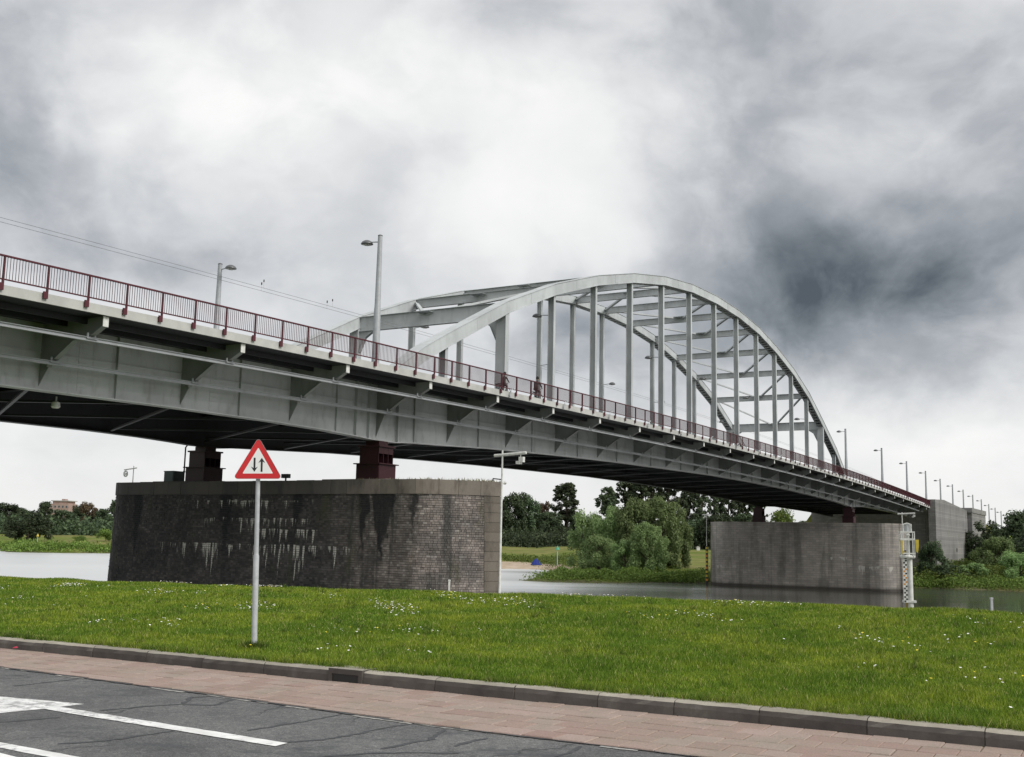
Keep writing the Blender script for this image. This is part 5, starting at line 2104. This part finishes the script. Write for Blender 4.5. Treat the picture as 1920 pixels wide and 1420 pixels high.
GR = 'bushes in front of the far abutment'
tree('darkwillow', 1746, 1022, 54, 186, 'dark bush between the gauge column and the abutment', GR, 1, base=.4)
tree('darkwillow', 1782, 1062, 60, 184, 'low bush at the water below the abutment wall', GR, 2, base=.3)
tree('willow', 1826, 1058, 66, 184, 'grey green low bush at the water right of the abutment', GR, 1, base=.3)
tree('darkwillow', 1848, 984, 82, 236, 'dark tree right of the abutment bastion', GR, 0, base=2.2)
tree('willow', 1866, 1010, 84, 200, 'broad grey green willow at the right shore', GR, 3, base=.8)
tree('darkwillow', 1912, 964, 96, 215, 'dark tall tree at the right picture edge', GR, 2, base=1.5)
tree('willow', 1912, 1040, 86, 182, 'pale low willow in the bottom corner of the right shore', GR, 0, base=.4)
tree('darkwillow', 1960, 985, 110, 200, 'dark tree cut by the right picture edge', GR, 3, base=.8)
tree('round', 1908, 990, 60, 330, 'dark tree behind the right shore trees', GR, 1, base=4)
tree('shrub', 1800, 1046, 40, 205, 'small shrub at the foot of the abutment wall', GR, 0, base=2.2)


def undergrowth(name, label, pts, n, spread, size, hgt, mat):
    g = np.random.default_rng(len(label))
    pts = np.array(pts, float)
    i = g.integers(0, len(pts) - 1, n)
    f = g.random(n)[:, None]
    p = pts[i] * (1 - f) + pts[i + 1] * f
    p = p + g.normal(size=(n, 2)) * spread
    z0 = bank_z(p[:, 0], p[:, 1])
    ok = z0 > -.05
    p, z0 = p[ok], np.maximum(z0[ok], 0)
    n = len(p)
    lump = .45 + .8 * (np.sin(p[:, 0] * 1.3) * np.sin(p[:, 1] * .9 + p[:, 0] * .37) * .5 + .5)
    z = z0 + g.random(n) ** 1.4 * hgt * lump
    c = np.stack([p[:, 0], p[:, 1], z], -1)
    nr = g.normal(size=(n, 3)) + np.array([0, -.2, .6])
    nr /= np.linalg.norm(nr, axis=1)[:, None]
    a = np.cross(nr, g.normal(size=(n, 3)))
    a /= np.linalg.norm(a, axis=1)[:, None]
    b = np.cross(nr, a)
    s = (size * g.uniform(.5, 1.4, n))[:, None]
    Q = np.stack([c - a * s, c - b * s * .5, c + a * s, c + b * s * .5], 1).reshape(-1, 3)
    o = link(name, np_mesh(name, Q, 4, mat))
    tag(o, label, None, None, 'stuff')


undergrowth('riverside_vegetation', 'rough green herbs along the spit at the water', [(8, 176), (12, 177), (18, 178), (26, 182), (34, 185), (66, 182), (76, 180), (88, 170)], 60000, 2.4, .17, 1.25, 'leaf_meadow')
undergrowth('shore_vegetation', 'low rough plants along the left shore', [(-200, 372), (-157, 346), (-138, 312), (-128, 317), (-114, 326), (-70, 308)], 16000, 2.5, .30, 1.4, 'leaf_meadow')
undergrowth('meadow_vegetation', 'tufts of weeds between the sand and the far meadow', [(-30, 290), (-10, 272), (0, 268), (8, 262), (14, 245), (19, 215), (24, 200)], 18000, 3.0, .22, 1.3, 'leaf_meadow')
undergrowth('dark_undergrowth', 'dark thicket under the trees behind the far meadow', [(-14, 372), (10, 368), (30, 362), (55, 352), (80, 345), (104, 340)], 26000, 5.0, .5, 5.5, 'leaf_dark')
undergrowth('far_thicket', 'dark thicket under the trees behind the left meadow', [(-260, 470), (-215, 455), (-190, 446), (-168, 445), (-140, 440), (-120, 440)], 16000, 6.0, .75, 7.0, 'leaf_dark')
undergrowth('abutment_vegetation', 'green scrub on the slope below the abutment', [(68, 186), (76, 188), (84, 190), (92, 196), (100, 200)], 30000, 4.0, .19, 2.2, 'leaf_meadow')

# far woods closing the horizon
gw = np.random.default_rng(3)
n = 26000
xx = gw.uniform(-1300, 1300, n)
yy = 980 + 60 * np.sin(xx * .004) + gw.uniform(0, 60, n)
zt = 6 + gw.random(n) * (10 + 5 * np.sin(xx * .05) * np.sin(xx * .013 + 1))
c = np.stack([xx, yy, zt], -1)
nr = gw.normal(size=(n, 3))
nr /= np.linalg.norm(nr, axis=1)[:, None]
a = np.cross(nr, gw.normal(size=(n, 3)))
a /= np.linalg.norm(a, axis=1)[:, None]
b = np.cross(nr, a)
Q = np.stack([c - a * 2.2, c - b * 1.5, c + a * 2.2, c + b * 1.5], 1).reshape(-1, 3)
tag(link('far_wood', np_mesh('far_wood', Q, 4, 'leaf_dark')), 'distant dark wood along the horizon', None, None, 'stuff')

# ------------------------------------------------------------------ small far things
# pink brick tower block over the left trees
tp, tb = at_dist(120, 939, 640), at_dist(120, 1000, 640)
tw = thing('tower_block', 'pink brick tower block with flat roof rising behind the left trees', 'building', (tp.x, tp.y, 4.8), R(-8))
hT = tp.z - 4.8
m = MB()
m.box(-6.4, 6.0, -5, 5, 0, hT - 2.0)
m.box(-4.6, 4.8, -4, 4, hT - 2.0, hT - .5)
m.box(-6.9, -6.4, -5, 5, 0, hT - 5.0)
part('wall', m, 'tower_brick', tw)
m = MB()
m.box(-5.4, 5.9, -4.6, 4.6, hT - .5, hT)
part('roof', m, 'tower_trim', tw)
part('roof_hut', MB().box(-.5, 1.6, -1.5, 1.5, hT, hT + .9), 'tower_brick', tw)
for fz in range(5):
    for fx in range(5):
        z = hT - 4.3 - fz * 2.9
        x = -5.2 + fx * 2.35
        wd = part('window', MB().box(x, x + 1.3, -5.06, -5.0, z, z + 1.4), 'tower_trim', tw)
        part('pane', MB().box(x + .12, x + 1.18, -5.09, -5.061, z + .12, z + 1.28), 'window_glass', wd)

# blue tent on the sand
tt_ = at_dist(1006, 1061, 249)
te = thing('tent', 'small blue beach tent on the sandy shore', 'tent', (tt_.x, tt_.y, float(bank_z(np.array(tt_.x), np.array(tt_.y))) - .05), R(10))
m = MB()
m.add([(-1.3, -.7, 0), (-.2, -1.0, 0), (1.3, -.6, 0), (1.2, .9, 0), (-1.2, .9, 0), (-.15, 0, 1.55), (-.9, .1, .75), (.75, .0, .8)],
      [(0, 1, 5, 6), (1, 2, 7, 5), (2, 3, 7), (3, 4, 6, 5), (3, 5, 7), (4, 0, 6)])
part('canopy', m, 'tent_blue', te)
part('groundsheet', MB().box(-1.4, 1.4, -1.0, .95, .0, .06), 'tent_blue', te)


def beacon(px, pyb, pyt, dist, mat, label, h=2):
    b, t_ = at_dist(px, pyb, dist), at_dist(px, pyt, dist)
    r = thing('river_beacon', label, 'beacon', (b.x, b.y, b.z - .5), 0, 'river beacons on the far shore')
    hh_ = t_.z - b.z + .5
    part('pole', MB().tube([(0, 0, 0), (0, 0, hh_)], .09, 7), 'galvanised', r)
    part('topmark', MB().lathe([(.0, .9), (.45, 0), (.0, -.05)], 10, (0, 0, hh_)), mat, r)


beacon(1045, 1056, 1031, 238, 'beacon_green', 'green topped river beacon on the sand right of the tent')
beacon(69, 1026, 1006, 330, 'yellow_paint', 'pale yellow river beacon on the left shore before the willow')
wh = at_dist(1309, 1010, 320)
hs = thing('hut', 'tiny white hut at the wood edge left of the far pier', 'hut', (wh.x, wh.y, float(bank_z(np.array(wh.x), np.array(wh.y)))), 0)
part('wall', MB().box(-.45, .45, -.45, .45, 0, .9), 'white_paint', hs)
part('roof', MB().plate([(-.55, .9), (.55, .9), (0, 1.2)], 1, -.5, .5), 'tower_trim', hs)


# ------------------------------------------------------------------ cyclist on the footway
def skin_body(name, verts, edges, radii, mat, parent, lv=2):
    me = bpy.data.meshes.new(name)
    me.from_pydata(verts, edges, [])
    me.materials.append(M[mat])
    o = link(name, me, parent)
    md = o.modifiers.new('skin', 'SKIN')
    md.use_smooth_shade = True
    me.skin_vertices[0].data.foreach_set('radius', [r for rr_ in radii for r in (rr_, rr_)]) if me.skin_vertices else None
    if not me.skin_vertices:
        me.attributes.new('skin', 'FLOAT', 'POINT')
    sv = me.skin_vertices[0].data
    for i, r in enumerate(radii):
        sv[i].radius = (r, r) if not isinstance(r, tuple) else r
        sv[i].use_root = (i == 0)
    ss_ = o.modifiers.new('sub', 'SUBSURF')
    ss_.levels = ss_.render_levels = lv
    return o


CS, CT = 65.6, 36.1
cz0 = rt(CS) - 1.14
slope = math.atan((rt(CS + 1) - rt(CS - 1)) / 2)
bike = thing('bicycle', 'dark bicycle ridden along the bridge footway behind the railing', 'bicycle', B(CS, CT, cz0), PHI)
for x in (-.52, .52):
    wl = link('wheel', None, bike)
    m = MB()
    pts = [(x + .335 * math.cos(a), 0, .345 + .335 * math.sin(a)) for a in np.linspace(0, 2 * math.pi, 21)]
    m.tube(pts, .022, 6, False)
    part('tyre', m, 'rubber', wl)
    m = MB()
    for k in range(10):
        a = 2 * math.pi * k / 10
        m.tube([(x, 0, .345), (x + .32 * math.cos(a), 0, .345 + .32 * math.sin(a))], .004, 4)
    m.tube([(x, -.04, .345), (x, .04, .345)], .025, 6)
    part('spokes', m, 'galvanised', wl)
m = MB()
for a, b in (((-.52, 0, .345), (-.08, 0, .30)), ((-.08, 0, .30), (-.22, 0, .86)), ((-.22, 0, .84), (-.52, 0, .345)), ((-.08, 0, .30), (.36, 0, .78)), ((-.20, 0, .76), (.34, 0, .86)), ((.33, 0, .92), (.52, 0, .345))):
    m.tube([a, b], .020, 6)
part('frame', m, 'wire_black', bike)
part('handlebar', MB().tube([(.20, -.28, 1.06), (.30, -.22, 1.10), (.33, 0, 1.0), (.30, .22, 1.10), (.20, .28, 1.06)], .016, 6), 'wire_black', bike)
part('saddle', MB().hexa([(-.36, -.09, .92), (-.08, -.02, .93), (-.08, .02, .93), (-.36, .09, .92), (-.36, -.09, .97), (-.08, -.02, .96), (-.08, .02, .96), (-.36, .09, .97)]), 'wire_black', bike)
part('carrier', MB().box(-.72, -.36, -.07, .07, .72, .75), 'wire_black', bike)
m = MB()
m.tube([(-.08, -.10, .30), (-.08, .10, .30)], .03, 6)
m.tube([(-.08, -.09, .30), (.05, -.10, .20)], .012, 5)
m.tube([(-.08, .09, .30), (-.21, .10, .40)], .012, 5)
part('crank', m, 'wire_black', bike)
rider = thing('person', 'person in dark jacket and grey trousers riding a bicycle along the footway', 'person', B(CS, CT, cz0), PHI)
V = [(-.22, 0, 1.02), (-.19, 0, 1.18), (-.12, 0, 1.40), (-.07, 0, 1.53), (-.03, 0, 1.60),
     (-.20, -.10, 1.00), (.14, -.12, .80), (.06, -.11, .33), (.19, -.12, .24),
     (-.20, .10, 1.00), (.08, .12, .90), (-.18, .11, .52), (-.06, .12, .44),
     (-.09, -.17, 1.46), (.02, -.24, 1.25), (.20, -.25, 1.12),
     (-.09, .17, 1.46), (.02, .24, 1.25), (.20, .25, 1.12)]
E_ = [(0, 1), (1, 2), (2, 3), (3, 4), (0, 5), (5, 6), (6, 7), (7, 8), (0, 9), (9, 10), (10, 11), (11, 12), (2, 13), (13, 14), (14, 15), (2, 16), (16, 17), (17, 18)]
Rr = [.15, .145, .165, .075, .055, .105, .075, .05, .045, .105, .075, .05, .045, .07, .052, .038, .07, .052, .038]
skin_body('body', V, E_, Rr, 'jacket_dark', rider)
hp = part('head', MB().lathe([(.02, -.12), (.065, -.10), (.085, -.04), (.098, .03), (.09, .09), (.055, .13), (.01, .145)], 14, (.0, 0, 1.74)), 'skin', rider, smooth=True)
part('nose', MB().hexa([(.085, -.012, 1.70), (.085, .012, 1.70), (.115, .008, 1.705), (.115, -.008, 1.705), (.085, -.008, 1.75), (.085, .008, 1.75), (.092, .005, 1.75), (.092, -.005, 1.75)]), 'skin', hp)
m = MB().lathe([(.10, -.04), (.112, .03), (.105, .10), (.066, .145), (.01, .162)], 14, (-.02, 0, 1.74))
part('hair', m, 'hair_dark', rider, smooth=True)
m = MB()
m.tube([(-.21, -.10, 1.01), (-.02, -.115, .93), (.14, -.12, .80)], [.118, .10, .085], 10)
m.tube([(.14, -.12, .80), (.10, -.115, .58), (.06, -.11, .36)], [.085, .07, .058], 10)
m.tube([(-.21, .10, 1.01), (-.06, .115, .96), (.08, .12, .90)], [.118, .10, .085], 10)
m.tube([(.08, .12, .90), (-.05, .115, .71), (-.17, .11, .54)], [.085, .07, .058], 10)
part('trousers', m, 'trousers_grey', rider, smooth=True)

bike2 = dup(bike, B(61.3, 36.2, rt(61.3) - 1.14), PHI, 'second bicycle behind the railing just right of the left portal post', (.92, .92, .92))
bike2['group'] = bike['group'] = 'bicycles on the footway'
rider2 = dup(rider, B(61.3, 36.2, rt(61.3) - 1.14), PHI, 'smaller second cyclist behind the railing just right of the left portal post', (.88, .88, .88))
rider2['group'] = rider['group'] = 'cyclists on the footway'
